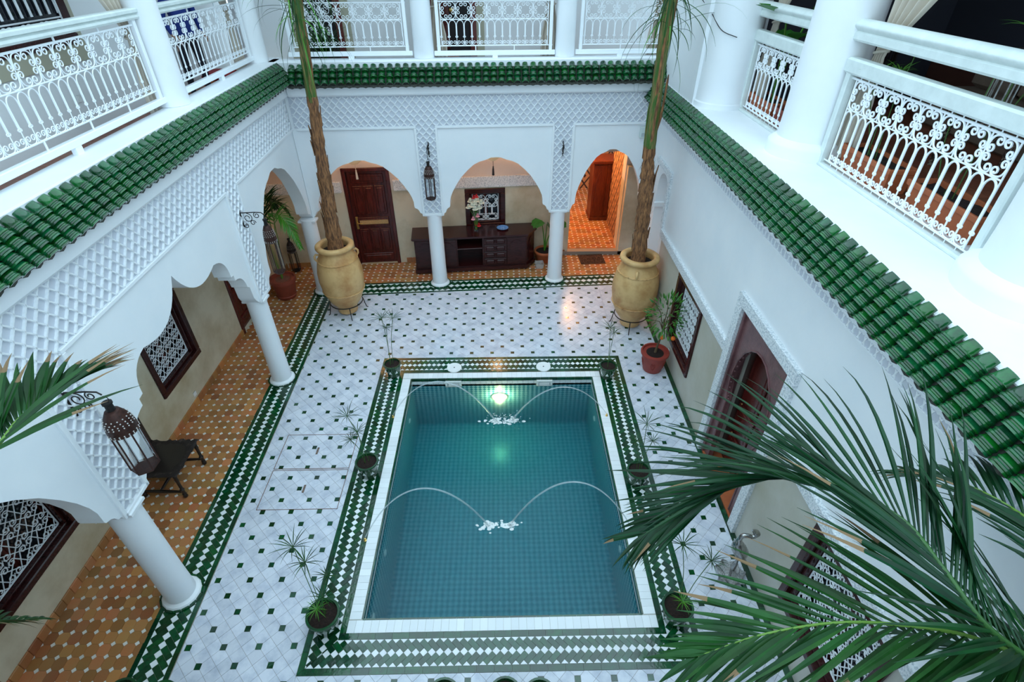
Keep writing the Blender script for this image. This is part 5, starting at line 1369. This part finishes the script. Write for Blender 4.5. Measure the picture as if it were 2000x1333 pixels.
def cab_door(x0, x1, name='door', M=None):
    b = MB(); b.bev((x0, -.005, .16), (x1, .03, .88), .006, M=M); d = b.build(name, WOODP, t); xm = (x0+x1)/2; w_ = (x1-x0)/2-.07
    b = MB(); top = [(xm+w_, .70), (xm+w_*.86, .74), (xm+w_*.7, .745), (xm+w_*.55, .79), (xm+w_*.2, .81), (xm-w_*.2, .81), (xm-w_*.55, .79), (xm-w_*.7, .745), (xm-w_*.86, .74), (xm-w_, .70)]
    f = (lambda a, z, y: M @ Vector((a, y, z))) if M is not None else (lambda a, z, y: (a, y, z))
    b.prism([(xm-w_, .23), (xm+w_, .23)]+top, -.022, 0, f); b.build('raised_panel', WOODP, d)
cab_door(.02, .50); cab_door(.52, 1.00); cab_door(2.22, 2.68)
Mc = Matrix.Translation((2.70, .02, 0)) @ Matrix.Rotation(math.atan2(.29, .22), 4, 'Z'); cab_door(.02, .345, M=Mc)
for i in range(4):
    z0 = .165+i*.18
    b = MB(); b.bev((1.66, -.008, z0), (2.20, .03, z0+.165), .006); d = b.build('drawer', WOODP, t)
    b = MB(); b.bev((1.70, -.03, z0+.035), (1.905, -.004, z0+.13), .014); b.bev((1.955, -.03, z0+.035), (2.16, -.004, z0+.13), .014); b.build('raised_panel', WOODP, d)
    b = MB(); b.lathe([(.008, 0), (.008, .015), (.018, .025), (.015, .036), (0, .04)], 10, M=Matrix.Rotation(PI/2, 3, 'X'), c=(1.93, -.004, z0+.085)); b.build('knob', WOODP, d, 60)
R2 = Matrix.Rotation(SR, 3, 'Z')
def onside(x, y): v = R2 @ Vector((x, y, 0)); return (SBX+v.x, SBY+v.y, .961)
# vase of roses
t = thing('flower_vase', 'tall clear glass vase of white and red roses on the sideboard', 'vase', onside(1.50, .28))
rnd = random.Random(8)
b = MB(); b.lathe([(.055, .0), (.062, .01), (.060, .06), (.055, .2), (.060, .36), (.072, .48), (.066, .48), (.054, .36), (.048, .2), (.052, .06), (.05, .02), (0, .02)], 24); b.build('glass', GLASS, t, 50)
b = MB()
for i in range(30): b.ball((rnd.uniform(-.035, .035), rnd.uniform(-.035, .035), .03+rnd.uniform(0, .16)), rnd.uniform(.010, .017), 6, 4, rnd.choice((0, 0, 1, 2)))
b.build('glass_pebbles', [mat('red glass bead', (.55, .06, .04), .15), mat('amber glass bead', (.7, .25, .05), .15), mat('green glass bead', (.10, .30, .08), .15)], t, 60, kind='stuff')
def rose(p, R, m, par, name='rose'):
    b = MB()
    for l in range(4):
        k = 5; rr_ = R*(.35+.2*l); 
        for i in range(k):
            a = 2*PI*i/k+l*.6
            def pet(u, v, a=a, rr_=rr_, l=l):
                th = (u-.5)*1.5+a; r = rr_*(.55+.45*v); return (p[0]+r*math.cos(th), p[1]+r*math.sin(th), p[2]+R*(.9-.18*l)*v*(1-.25*v*(l > 1))-.012*l*v)
            b.grid(pet, 4, 3)
    b.build(name, m, par, 60, fix=False)
WR_ = mat('ivory rose petal', (.80, .84, .74), .6); RR_ = mat('red rose petal', (.55, .015, .02), .6); PR_ = mat('pink rose petal', (.85, .38, .45), .6)
for i, (x, y, z) in enumerate(((-.16, 0, .60), (-.08, -.06, .66), (.0, -.10, .60), (.09, -.05, .61), (.02, .03, .74), (.14, .04, .70), (-.12, .07, .72), (.06, .10, .72), (-.02, -.02, .70))):
    b = MB(); b.tube([(x*.15, y*.15, .06), (x*.4, y*.4, .4), (x, y, z)], .005, 5); s = b.build('stem', LEAFL, t, 60)
    rose((x, y, z), .075, WR_, s)
for x, y, z, m in ((-.03, .1, .80, RR_), (.03, .08, .83, RR_), (-.06, -.07, .34, PR_), (.05, -.08, .42, PR_), (.07, -.06, .17, RR_)): rose((x, y, z), .055, m, t)
t = thing('plate', 'blue glazed decorative plate lying on the sideboard', 'plate', onside(2.14, .33))
b = MB(); b.lathe([(.06, 0), (.065, .004), (.085, .012), (.14, .028), (.143, .031), (.13, .028), (.08, .012), (0, .010)], 32); b.build('dish', mat('blue glaze', (.10, .26, .62), .2, (.16, .38, .72), 20), t, 50)
b = MB()
for i in range(10): a = 2*PI*i/10; b.ball((.112*math.cos(a), .112*math.sin(a), .0215), .012, 6, 3, sc=(1, 1, .15))
for i in range(5): a = 2*PI*i/5; b.ball((.04*math.cos(a), .04*math.sin(a), .0105), .014, 6, 3, sc=(1, 1, .12))
b.build('painted_dots', mat('pale blue glaze', (.62, .74, .86), .2), t, 60)
b = MB(); b.lathe([(0, .002), (.12, .002), (.125, .0), (.145, .12), (.155, .125), (.15, .13), (.138, .12), (.118, .008), (0, .008)], 4, a0=PI/4); o = b.build('plastic_tub', mat('cloudy plastic', (.82, .84, .82), .25, trans=.6, ior=1.2, alpha=.6), smooth=40, loc=(.955, 11.80, .001)); o.rotation_euler.z = .1; tag(o, 'cloudy clear plastic tub on the floor beside the sideboard', 'tub')

# ------------------------------------------------------------ silver wading bird by the right wall
t = thing('bird_statue', 'silver metal statue of a wading bird on a leaf shaped base, by the right wall', 'statue', (2.92, 3.62, .003))
b = MB()
for i in range(7):
    a = 2*PI*i/7; M = basis((0, 0, .015), (math.cos(a), math.sin(a), .12+.1*(i % 2)))
    def lf(u, v, M=M): x = .20*v; y = (u-.5)*.17*math.sin(PI*min(1, .12+v*.85)); return M @ Vector((x, y, .02*math.cos(8*u)*v-.18*x*x))
    b.grid(lf, 6, 5)
b.lathe([(.10, 0), (.09, .03), (.03, .05), (0, .05)], 14); b.build('leaf_base', mat('engraved silver', (.50, .50, .50), .35, (.28, .28, .28), 60, metal=.8, bump=.8, bscale=70), t, 50)
for p in ([(-.02, -.03, .03), (-.03, -.03, .18), (-.01, -.02, .30), (.0, -.01, .44)], [(.04, .03, .03), (.05, .03, .17), (.03, .02, .28), (.02, .01, .44)]):
    b = MB(); b.tube(smooth_path(p, 5), .017, 8); b.build('leg', SILVER, t, 60)
b = MB(); b.tube(smooth_path([(.10, .02, .37), (.07, .01, .42), (.01, 0, .52), (-.05, 0, .63), (-.07, 0, .72), (-.075, 0, .80), (-.055, 0, .86), (.0, -.01, .875), (.05, -.02, .865), (.085, -.02, .89), (.09, -.02, .925), (.065, -.02, .96), (.03, -.03, 1.0), (-.005, -.04, 1.03)], 6),
      [.012+.018*i/6 for i in range(6)]+[.05+.04*i/6 for i in range(6)]+[.09]*6+[.085-.03*i/6 for i in range(6)]+[.05-.02*i/6 for i in range(6)]+[.028]*18+[.024]*6+[.026+.010*i/6 for i in range(6)]+[.038]*6+[.036-.012*i/6 for i in range(6)]+[.022-.01*i/6 for i in range(6)]+[.012-.008*i/6 for i in range(6)]+[.003], 14); b.build('body', SILVER, t, 60)
for sy in (-1, 1):
    b = MB()
    for i in range(8): b.tube([(.09-.014*i, sy*(.075+.006*math.sin(i*.5)), .40+.028*i), (.03-.013*i, sy*.094, .46+.026*i), (-.01-.010*i, sy*.080, .53+.020*i)], .006, 5)
    b.build('wing_feathers', BRASS if False else SILVER, t, 60)

# ------------------------------------------------------------ sockets, boxes, wires
for F, u, z, lab in ((FW, 6.97, .22, 'white socket on the left wall beneath the large grilled window'), (FW, 4.30, .42, 'white socket on the left wall near the front window'), (FW, 7.40, 4.92, 'white socket on the wall of the left upper gallery'), (FR, 7.95, .30, 'white socket on the right wall behind the orange tree')):
    t = thing('socket', lab, 'socket', F(u, .001, z)); P0 = F(u, .001, z)
    G_ = lambda a, n, c, F=F, u=u, z=z, P0=P0: F(u+a, .001+n, z+c)-P0
    b = MB(); b.bev((-.042, 0, -.042), (.042, .010, .042), .004, M=G_); b.build('plate', PLASTIC, t)
    b = MB(); b.lathe([(.024, .0), (.026, .012), (.020, .0125), (.018, .004), (0, .004)], 16, M=Matrix.Rotation(PI/2 if F is FW else -PI/2, 3, 'Y'), c=G_(0, 0, 0)); b.build('well', PLASTIC, t, 40)
    b = MB(); 
    for a in (-.009, .009): b.ball(G_(a, .006, 0), .004, 6, 4)
    b.build('pin_hole', BLACK, t)
t = thing('siren_box', 'pale grey box on the back wall next to the right palm trunk', 'box', FB(2.93, .126, 3.33)); b = MB(); P0 = FB(2.93, .126, 3.33)
b.bev((2.86, .126, 3.33), (3.00, .19, 3.56), .015, M=lambda a, n, c: FB(a, n, c)-P0); b.build('case', mat('pale grey plastic', (.60, .68, .66), .5), t)
b = MB(); b.bev((2.89, .188, 3.37), (2.97, .196, 3.43), .003, M=lambda a, n, c: FB(a, n, c)-P0); b.build('grille', mat('grey plastic', (.45, .5, .52), .4), t)
b = MB(); b.tube(smooth_path([(3.155, 10.95, 6.2), (3.155, 10.2, 6.0), (3.155, 9.75, 5.86), (3.21, 9.3, 5.70), (3.30, 8.95, 5.5), (3.50, 8.80, 5.42)], 8), .006, 5); tag(b.build('cable', IRON, smooth=60), 'thin dark cable running down the plain upper right wall', 'cable')

# ------------------------------------------------------------ galleries
# right gallery: planters, papyrus, sofa, table, curtains
def planter(x, y, L, lab, rz=0, m=CLAYO):
    t = thing('planter', lab, 'planter', (x, y, 4.41), rz)
    w = .145; h = .27
    b = MB(); q = lambda s, z: [(-w*s, -L/2*s if False else -(L/2-(1-s)*w), z), (w*s, -(L/2-(1-s)*w), z), (w*s, L/2-(1-s)*w, z), (-w*s, L/2-(1-s)*w, z)]
    rings = [q(.78, 0), q(.95, h-.06), q(1.0, h-.06), q(1.06, h-.05), q(1.08, h-.01), q(1.04, h), q(.92, h), q(.88, h-.05)]
    vs = [p for r in rings for p in r]; fs = [(3, 2, 1, 0)]+[(k*4+i, k*4+(i+1) % 4, k*4+4+(i+1) % 4, k*4+4+i) for k in range(len(rings)-1) for i in range(4)]
    b.add(vs, fs); b.build('trough', m, t, 30)
    b = MB(); r_ = random.Random(int(y*10))
    b.grid(lambda u, v: (-.13+.26*u, -(L/2-.02)+(L-.04)*v, h-.045+r_.uniform(-.012, .012)), 6, 14); b.build('soil', SOIL, t, 60)
    return t
planter(4.12, 5.72, .92, 'orange clay trough nearer the thick column, behind the long right railing')
planter(4.16, 4.55, .92, 'orange clay trough nearest the right edge, behind the long right railing')
planter(4.05, 8.45, .80, 'orange clay trough behind the short right railing, nearer the pier')
planter(4.05, 7.60, .70, 'red clay trough behind the short right railing, nearer the column', m=CLAY)
def tall_papyrus(x, y, z0, stems, lab, seed):
    rnd = random.Random(seed); t = thing('papyrus', lab, 'plant', (x, y, z0))
    for dx, dy, z, R, bend in stems:
        p0 = Vector((rnd.uniform(-.04, .04), rnd.uniform(-.1, .1), 0)); p1 = Vector((dx, dy, z)); mid = p0.lerp(p1, .55)+Vector((-bend, bend, .03))
        b = MB(); b.tube(smooth_path([p0, mid, p1], 6), .0055, 5); s = b.build('stem', mat('green stem', (.06, .14, .03), .5), t, 60)
        umbel(p1, (p1-mid).normalized(), R, 13, rnd, .017, .75).build('leaf_umbel', LEAFL, s, 40, fix=False)
    return t
tall_papyrus(4.12, 5.80, 4.63, [(-.06, -.10, 1.03, .24, .02), (-.16, .22, .80, .26, .03), (-.04, .05, .84, .2, .02), (.1, .3, .7, .2, .0)], 'papyrus growing from the trough nearer the thick column', 41)
tall_papyrus(4.16, 4.70, 4.63, [(-.05, -.18, 1.36, .26, .0), (-.02, -.42, 1.34, .26, .0), (-.19, .08, .75, .22, .03), (.1, .2, 1.05, .2, .0)], 'papyrus growing from the trough nearest the right edge', 42)
t = thing('broad_leaved_plant', 'large broad green leaves rising from the trough behind the short right railing', 'plant', (4.05, 8.35, 4.63))
for a, z, r, L in ((2.6, 1.1, .10, .55), (-.4, 1.15, .20, .62), (1.2, .75, .12, .4), (-1.5, .85, .2, .5)):
    d = Vector((math.cos(a), math.sin(a), 0)); p = d*r+Vector((0, 0, z)); b = MB(); b.tube(smooth_path([(0, 0, 0), d*r*.4+Vector((0, 0, z*.6)), p], 5), .014, 6); s = b.build('leaf_stalk', LEAFL, t, 60); broad_leaf(basis(p, d+Vector((-.3, -.2, .6))), L, .24, 'leaf', s)
def sofa(x, y, L, rz, lab):
    t = thing('sofa', lab, 'sofa', (x, y, 4.405), rz)
    b = MB(); b.bev((-.45, -L/2, 0), (.45, L/2, .30), .03); b.build('base', SOFA, t)
    n = max(2, round(L/.8)); w = L/n
    for i in range(n):
        b = MB(); b.bev((-.46, -L/2+i*w+.01, .30), (.42, -L/2+(i+1)*w-.01, .46), .04); b.build('seat_cushion', SOFA, t)
        b = MB(); b.bev((.16, -L/2+i*w+.02, .46), (.42, -L/2+(i+1)*w-.02, .92), .06); b.build('back_cushion', SOFA, t)
    b = MB(); b.bev((.38, -L/2, .1), (.50, L/2, .80), .03); b.build('backrest', SOFA, t)
sofa(6.65, 6.2, 4.2, 0, 'long taupe sofa along the dark wall of the right gallery')
t = thing('octagonal_table', 'dark octagonal table with inlaid edge in the right gallery', 'table', (5.45, 6.10, 4.405))
INLAY = mat('dark wood with pale inlay', (.030, .016, .012), .35, (.30, .24, .18), 45, (.52, .58))
b = MB(); b.lathe([(.0, .58), (.40, .58), (.42, .60), (.42, .64), (.40, .65), (0, .65)], 8, a0=PI/8); b.build('table_top', INLAY, t)
b = MB(); b.lathe([(.36, .50), (.36, .58)], 8, a0=PI/8, caps=False); b.build('apron', INLAY, t)
for i in range(8):
    a = 2*PI*i/8+PI/8; b = MB(); b.tube([(.34*math.cos(a), .34*math.sin(a), .0), (.34*math.cos(a), .34*math.sin(a), .52)], .025, 6); b.build('leg', INLAY, t)
t = thing('table_lantern', 'clear glass lantern on the dark octagonal table', 'lantern', (5.45, 6.10, 5.06)); lantern(t, .62, .12, SILVER)
t = thing('side_chair', 'dark wooden chair at the back of the right gallery', 'chair', (6.35, 9.2, 4.405), .6)
for x in (-.2, .2):
    for y in (-.2, .2): b = MB(); b.bev((x-.02, y-.02, 0), (x+.02, y+.02, 1.0 if y > 0 else .45), .004); b.build('leg', CW, t)
b = MB(); b.bev((-.23, -.23, .42), (.23, .23, .46), .01); b.build('seat', CW, t)
b = MB(); b.bev((-.2, .185, .92), (.2, .215, 1.0), .008)
for x in (-.1, 0, .1): b.bev((x-.012, .19, .46), (x+.012, .21, .93), .004)
b.build('backrest', CW, t)
def curtain(lab, tie, top0, top1, low, foot, seed, wtop=.5):
    """cloth drawn aside: hangs from top0-top1, gathered at tie, falls to foot"""
    rnd = random.Random(seed); t = thing('curtain', lab, 'curtain', (foot[0], foot[1], foot[2]))
    o = Vector(foot); tie, a, c = Vector(tie)-o, Vector(top0)-o, Vector(top1)-o
    side = (c-a).normalized(); nrm = side.cross(Vector((0, 0, 1))).normalized()
    def f(u, v):
        top = a.lerp(c, u)
        g = tie+side*(u-.5)*.13
        if v < .6:
            s = v/.6; s2 = s*s*(3-2*s); p = top.lerp(g, s); p.z = top.z+(g.z-top.z)*(s**1.15); amp = .05*(1-s)+.022
            p += Vector((0, 0, -.12*math.sin(PI*s)*(abs(u-.5)*2)))
        else:
            s = (v-.6)/.4; wl = .13+.22*min(1, s*2.2); p = Vector((tie.x, tie.y, 0))+side*(u-.5)*wl; p.z = g.z+(low-o.z-g.z)*s; amp = .022+.028*s
        return p+nrm*amp*math.sin(u*PI*9)
    b = MB(); b.grid(f, 54, 26); b.build('cloth', CLOTH, t, 70)
    b = MB(); b.tube([tie+side*.085*math.cos(x)+nrm*.05*math.sin(x)+Vector((0, 0, .02*math.cos(x))) for x in [2*PI*i/16 for i in range(16)]], .014, 6, closed=True); b.build('tie_band', CLOTH, t, 60)
curtain('cream curtain tied back to the pillar behind the longest left railing', (-4.42, 7.42, 5.62), (-4.45, 6.35, 7.2), (-4.42, 7.45, 7.2), 4.55, (-4.42, 7.42, 4.46), 1)
curtain('cream curtain tied to the corner pillar behind the left railing nearer the corner', (-4.48, 10.35, 5.62), (-4.5, 9.3, 7.2), (-4.48, 10.4, 7.2), 4.55, (-4.48, 10.35, 4.46), 2)
curtain('cream curtain tied to the rounded pier behind the short right railing', (4.02, 8.78, 5.62), (4.02, 8.82, 7.1), (4.05, 7.8, 7.1), 4.5, (4.02, 8.78, 4.46), 3)
curtain('cream curtain tied to the thick column behind the long right railing', (4.05, 6.22, 5.60), (4.05, 6.25, 7.1), (4.15, 5.0, 7.1), 4.5, (4.05, 6.22, 4.46), 4)
curtain('cream curtain behind the left pillar of the back gallery', (-1.14, 11.38, 5.62), (-1.15, 11.38, 7.2), (-.3, 11.42, 7.2), 4.55, (-1.14, 11.38, 4.46), 5)
curtain('cream curtain behind the right pillar of the back gallery', (.98, 11.48, 5.62), (.1, 11.45, 7.2), (.98, 11.48, 7.2), 4.55, (.98, 11.48, 4.46), 6)
curtain('cream curtain at the far right end of the back gallery', (3.02, 11.55, 5.62), (2.2, 11.52, 7.2), (3.05, 11.55, 7.2), 4.55, (3.02, 11.55, 4.46), 7)
# doors of the back gallery
def FU(u, n, z): return FB(u, n-1.55, z)
KHA = mat('pale khaki plaster', (.46, .44, .33), .6)
for nm, u0, u1, gr in (('door_4', -3.95, -3.25, True), ('door_5', -1.30, -.55, False)):
    S = struct(nm)
    b = MB(); b.bev((u0-.30, .0, 4.44), (u0-.06, .02, 7.2), .004, M=FU); b.bev((u1+.06, .0, 4.44), (u1+.26, .02, 7.2), .004, M=FU); b.build('surround', KHA, S, loc=(0,0,0))
    for a, c in ((u0-.06, u0+.03), (u1-.03, u1+.10)): b = MB(); b.bev((a, .0, 4.44), (c, .05, 7.1), .008, M=FU); b.build('frame', mat('red brown door frame', (.13, .022, .018), .35), S, loc=(0,0,0))
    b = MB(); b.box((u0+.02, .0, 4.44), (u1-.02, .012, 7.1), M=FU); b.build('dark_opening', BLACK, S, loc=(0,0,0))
    if gr:
        me = wire([c_scroll(.12, .14)], .009, 'scroll', RAILW)
        for i in range(2):
            for j in range(5):
                uc, zc = u0+.20+i*.27, 4.95+j*.29
                for sx in (-1, 1):
                    for sz in (-1, 1): place_mesh(me, 'scroll', S, FU, uc-.12 if sx > 0 else uc+.12, .04, zc, sx, sz)
    else:
        for z in (4.75, 5.35, 5.95): panel(FU, S, u0+.05, u0+.30, z, z+.5, .012, WOOD)
        b = MB(); b.lathe([(.015, 0), (.02, .02), (.05, .03), (.035, .06), (0, .065)], 12, M=Matrix.Rotation(PI/2, 3, 'X'), c=FU(u0+.36, .02, 5.45)); b.build('door_knob', BRASS, S, 60, loc=(0,0,0))
t = thing('potted_fern', 'dark leafy potted plant behind the back railing, beside the left palm trunk', 'plant', (-3.35, 11.62, 4.45)); rnd = random.Random(77)
b = MB(); b.lathe(pot_lathe(.16, .26), 20); b.build('pot', GPOT, t, 50)
for i in range(60):
    a = rnd.uniform(0, 2*PI); vs, fs = blade(rnd.uniform(.5, 1.0), .035, rnd.uniform(.8, 2.2), .3, 7); M = basis((0, 0, .25), (math.cos(a)*.6, math.sin(a)*.6, rnd.uniform(.5, 1.5))); b = MB(); b.add([M @ Vector(v) for v in vs], fs); b.build('leaf', LEAF, t, 40, fix=False)
t = thing('stool', 'low orange wooden stool behind the middle back railing', 'stool', (-.95, 11.85, 4.45), .1)
b = MB(); b.bev((-.18, -.15, .22), (.18, .15, .26), .01); b.build('seat', CLAYO, t)
for x in (-.15, .15):
    for y in (-.12, .12): b = MB(); b.bev((x-.015, y-.015, 0), (x+.015, y+.015, .23), .004); b.build('leg', CLAYO, t)

# person in blue behind the left railing nearer the corner
pt = thing('person', 'person in a blue top and dark trousers standing behind the left gallery railing', 'person', (-4.85, 9.55, 4.45), .9)
sk_v = [(0,0,.95,.135), (0,0,1.12,.125), (0,.01,1.32,.145), (0,.01,1.44,.11), (0,.0,1.52,.055), (0,-.02,1.60,.075), (0,-.02,1.70,.085),
        (.10,0,.90,.09), (.11,-.02,.50,.062), (.11,.02,.10,.045), (.11,-.10,.05,.038), (-.10,0,.90,.09), (-.11,.06,.50,.062), (-.11,.12,.10,.045), (-.11,.0,.05,.038),
        (.19,.01,1.40,.06), (.25,.04,1.14,.045), (.22,-.10,.94,.036), (.21,-.17,.90,.030), (-.19,.01,1.40,.06), (-.25,.04,1.14,.045), (-.22,-.10,.94,.036), (-.21,-.17,.90,.030)]
sk_e = [(0,1),(1,2),(2,3),(3,4),(4,5),(5,6),(0,7),(7,8),(8,9),(9,10),(0,11),(11,12),(12,13),(13,14),(2,15),(15,16),(16,17),(17,18),(2,19),(19,20),(20,21),(21,22)]
me = bpy.data.meshes.new('body'); me.from_pydata([v[:3] for v in sk_v], sk_e, [])
po = bpy.data.objects.new('body', me); COL.objects.link(po)
md = po.modifiers.new('skin', 'SKIN'); sv = me.skin_vertices[0].data
for i, v in enumerate(sk_v): sv[i].radius = (v[3], v[3]); sv[i].use_root = (i == 0)
ms = po.modifiers.new('sub', 'SUBSURF'); ms.levels = 2; ms.render_levels = 2
dg = bpy.context.evaluated_depsgraph_get(); me2 = bpy.data.meshes.new_from_object(po.evaluated_get(dg)); po.modifiers.clear(); po.data = me2; me2.name = 'body'
SKIN = mat('skin', (.42, .24, .16), .5); BLUE = mat('blue cloth', (.010, .030, .20), .8); TROU = mat('dark navy cloth', (.012, .014, .024), .85); SHOE = mat('grey blue shoe', (.12, .14, .19), .7)
for m_ in (BLUE, TROU, SHOE, SKIN): me2.materials.append(m_)
for p_ in me2.polygons:
    z = p_.center.z; p_.material_index = 2 if z < .09 else 3 if (z > 1.50 or (z < .965 and abs(p_.center.x) > .17 and z > .7)) else 1 if z < .93 else 0
    p_.use_smooth = True
po.parent = pt
b = MB(); b.ball((0, .005, 1.735), .105, 14, 8, sc=(.92, 1.05, .85)); b.build('hair', mat('black hair', (.012, .009, .008), .7), pt, 60)
b = MB(); b.ball((-.035, -.105, 1.705), .011, 8, 5); b.ball((.035, -.105, 1.705), .011, 8, 5); b.build('eyes', BLACK, pt, 60)
b = MB(); b.tube([(0, -.09, 1.71), (0, -.125, 1.675), (0, -.10, 1.665)], [.008, .014, .010], 6); b.tube([(-.025, -.098, 1.635), (0, -.108, 1.633), (.025, -.098, 1.635)], .006, 5)
for sx in (-1, 1): b.ball((sx*.088, -.01, 1.69), .022, 8, 5, sc=(.4, .8, 1.3))
b.build('face', SKIN, pt, 60)
for sx in (-1, 1):
    b = MB()
    for k, (dy, L) in enumerate(((-.026, .055), (-.009, .068), (.009, .064), (.025, .05))): 
        p = Vector((sx*.21, -.19, .895)); b.tube([p+Vector((dy*.3, 0, dy)), p+Vector((dy*.3-.006*sx, -.6*L, dy-.012)), p+Vector((dy*.3-.012*sx, -L, dy-.035))], [.011, .010, .008], 6)
    b.tube([Vector((sx*.205, -.165, .92)), Vector((sx*.185, -.20, .935)), Vector((sx*.175, -.225, .92))], [.012, .011, .009], 6); b.build('fingers', SKIN, pt, 60)
t = thing('cushion_seat', 'low red cushioned seat behind the left railing near the corner', 'seat', (-4.75, 10.15, 4.45))
b = MB(); b.bev((-.25, -.25, 0), (.25, .25, .2), .02); b.build('base', CLAYO, t)
b = MB(); b.bev((-.26, -.26, .20), (.26, .26, .32), .05); b.build('cushion', mat('red fabric', (.30, .015, .02), .85), t)

# ------------------------------------------------------------ big palms in the foreground
rnd = random.Random(99)
tP = thing('palm_tree', 'large dark green palm whose fronds fill the lower right foreground', 'palm', (2.78, .92, .003))
def rel(P): return [Vector(p)-Vector((2.78, .92, .003)) for p in P]
b = MB(); b.tube(smooth_path([(0, 0, 0), (-.02, 0, 1.5), (0, .02, 3.0), (.0, .0, 3.9)], 8), [.15]*12+[.13]*8+[.10]*5, 12); b.build('trunk', TRUNK, tP, 60)
b = MB(); b.lathe([(.26, 0), (.28, .01), (.34, .5), (.37, .5), (.37, .56), (.30, .56), (.28, .5), (0, .5)], 28); b.build('pot', CLAY, tP, 50)
F1 = [(2.78, .92, 3.75), (2.40, .93, 3.98), (2.12, 1.06, 4.14), (2.02, 1.28, 4.24), (1.93, 1.50, 4.30), (1.68, 1.74, 4.28), (1.39, 1.84, 4.20), (1.10, 1.80, 4.05), (.84, 1.74, 3.84)]
F2 = [(2.78, .92, 3.72), (2.45, 1.0, 3.92), (2.29, 1.03, 3.97), (2.03, 1.09, 4.03), (1.60, 1.13, 4.05), (1.22, 1.11, 4.0), (.92, 1.07, 3.88)]
F3 = [(2.78, .92, 3.75), (2.82, 1.15, 4.0), (2.80, 1.5, 4.1), (2.72, 1.9, 4.0), (2.62, 2.2, 3.75)]
frond(tP, rel(F1), 66, .98, .032, rnd, m=LEAFB, tip_dry=.10, start=.10, lift=.35, ang=(50, 17), rach=mat('dark green midrib', (.03, .10, .02), .4), droop=.5, r0=.018)
frond(tP, rel(F2), 36, .80, .036, rnd, m=LEAF, tip_dry=.2, start=.10, lift=.12, ang=(50, 16), droop=.3, r0=.016)
frond(tP, rel(F3), 30, .60, .036, rnd, m=LEAFB, tip_dry=.2, start=.2, lift=.2, ang=(60, 25), droop=.5, r0=.016)
for P in ([(2.78, .92, 3.75), (2.85, 1.0, 3.6), (2.75, 1.3, 3.3), (2.6, 1.6, 2.9)],):
    frond(tP, rel(P), 22, .5, .04, rnd, m=LEAFB, tip_dry=.1)
tQ = thing('palm_tree', 'palm with brown tipped fronds reaching in at the left edge', 'palm', (-3.25, 1.35, .003))
def rel(P): return [Vector(p)-Vector((-3.25, 1.35, .003)) for p in P]
b = MB(); b.tube(smooth_path([(0, 0, 0), (.02, 0, 1.5), (0, .02, 3.0), (.0, .0, 3.8)], 8), [.14]*12+[.12]*8+[.10]*5, 12); b.build('trunk', TRUNK, tQ, 60)
b = MB(); b.lathe([(.26, 0), (.28, .01), (.34, .5), (.37, .5), (.37, .56), (.30, .56), (.28, .5), (0, .5)], 28); b.build('pot', CLAY, tQ, 50)
frond(tQ, rel([(-3.25, 1.35, 3.75), (-2.80, 1.72, 4.28), (-2.66, 1.97, 4.36), (-2.69, 2.17, 4.36), (-2.71, 2.36, 4.33), (-2.72, 2.56, 4.28), (-2.72, 2.74, 4.22)]), 24, .74, .046, rnd, m=LEAF, tip_dry=.5, start=.28, lift=.30, ang=(46, 16), droop=.3, r0=.014)
frond(tQ, rel([(-3.25, 1.35, 3.7), (-3.28, 1.5, 3.45), (-3.25, 1.66, 3.1), (-3.2, 1.85, 2.75)]), 16, .36, .034, rnd, m=LEAF, tip_dry=.2, start=.35)
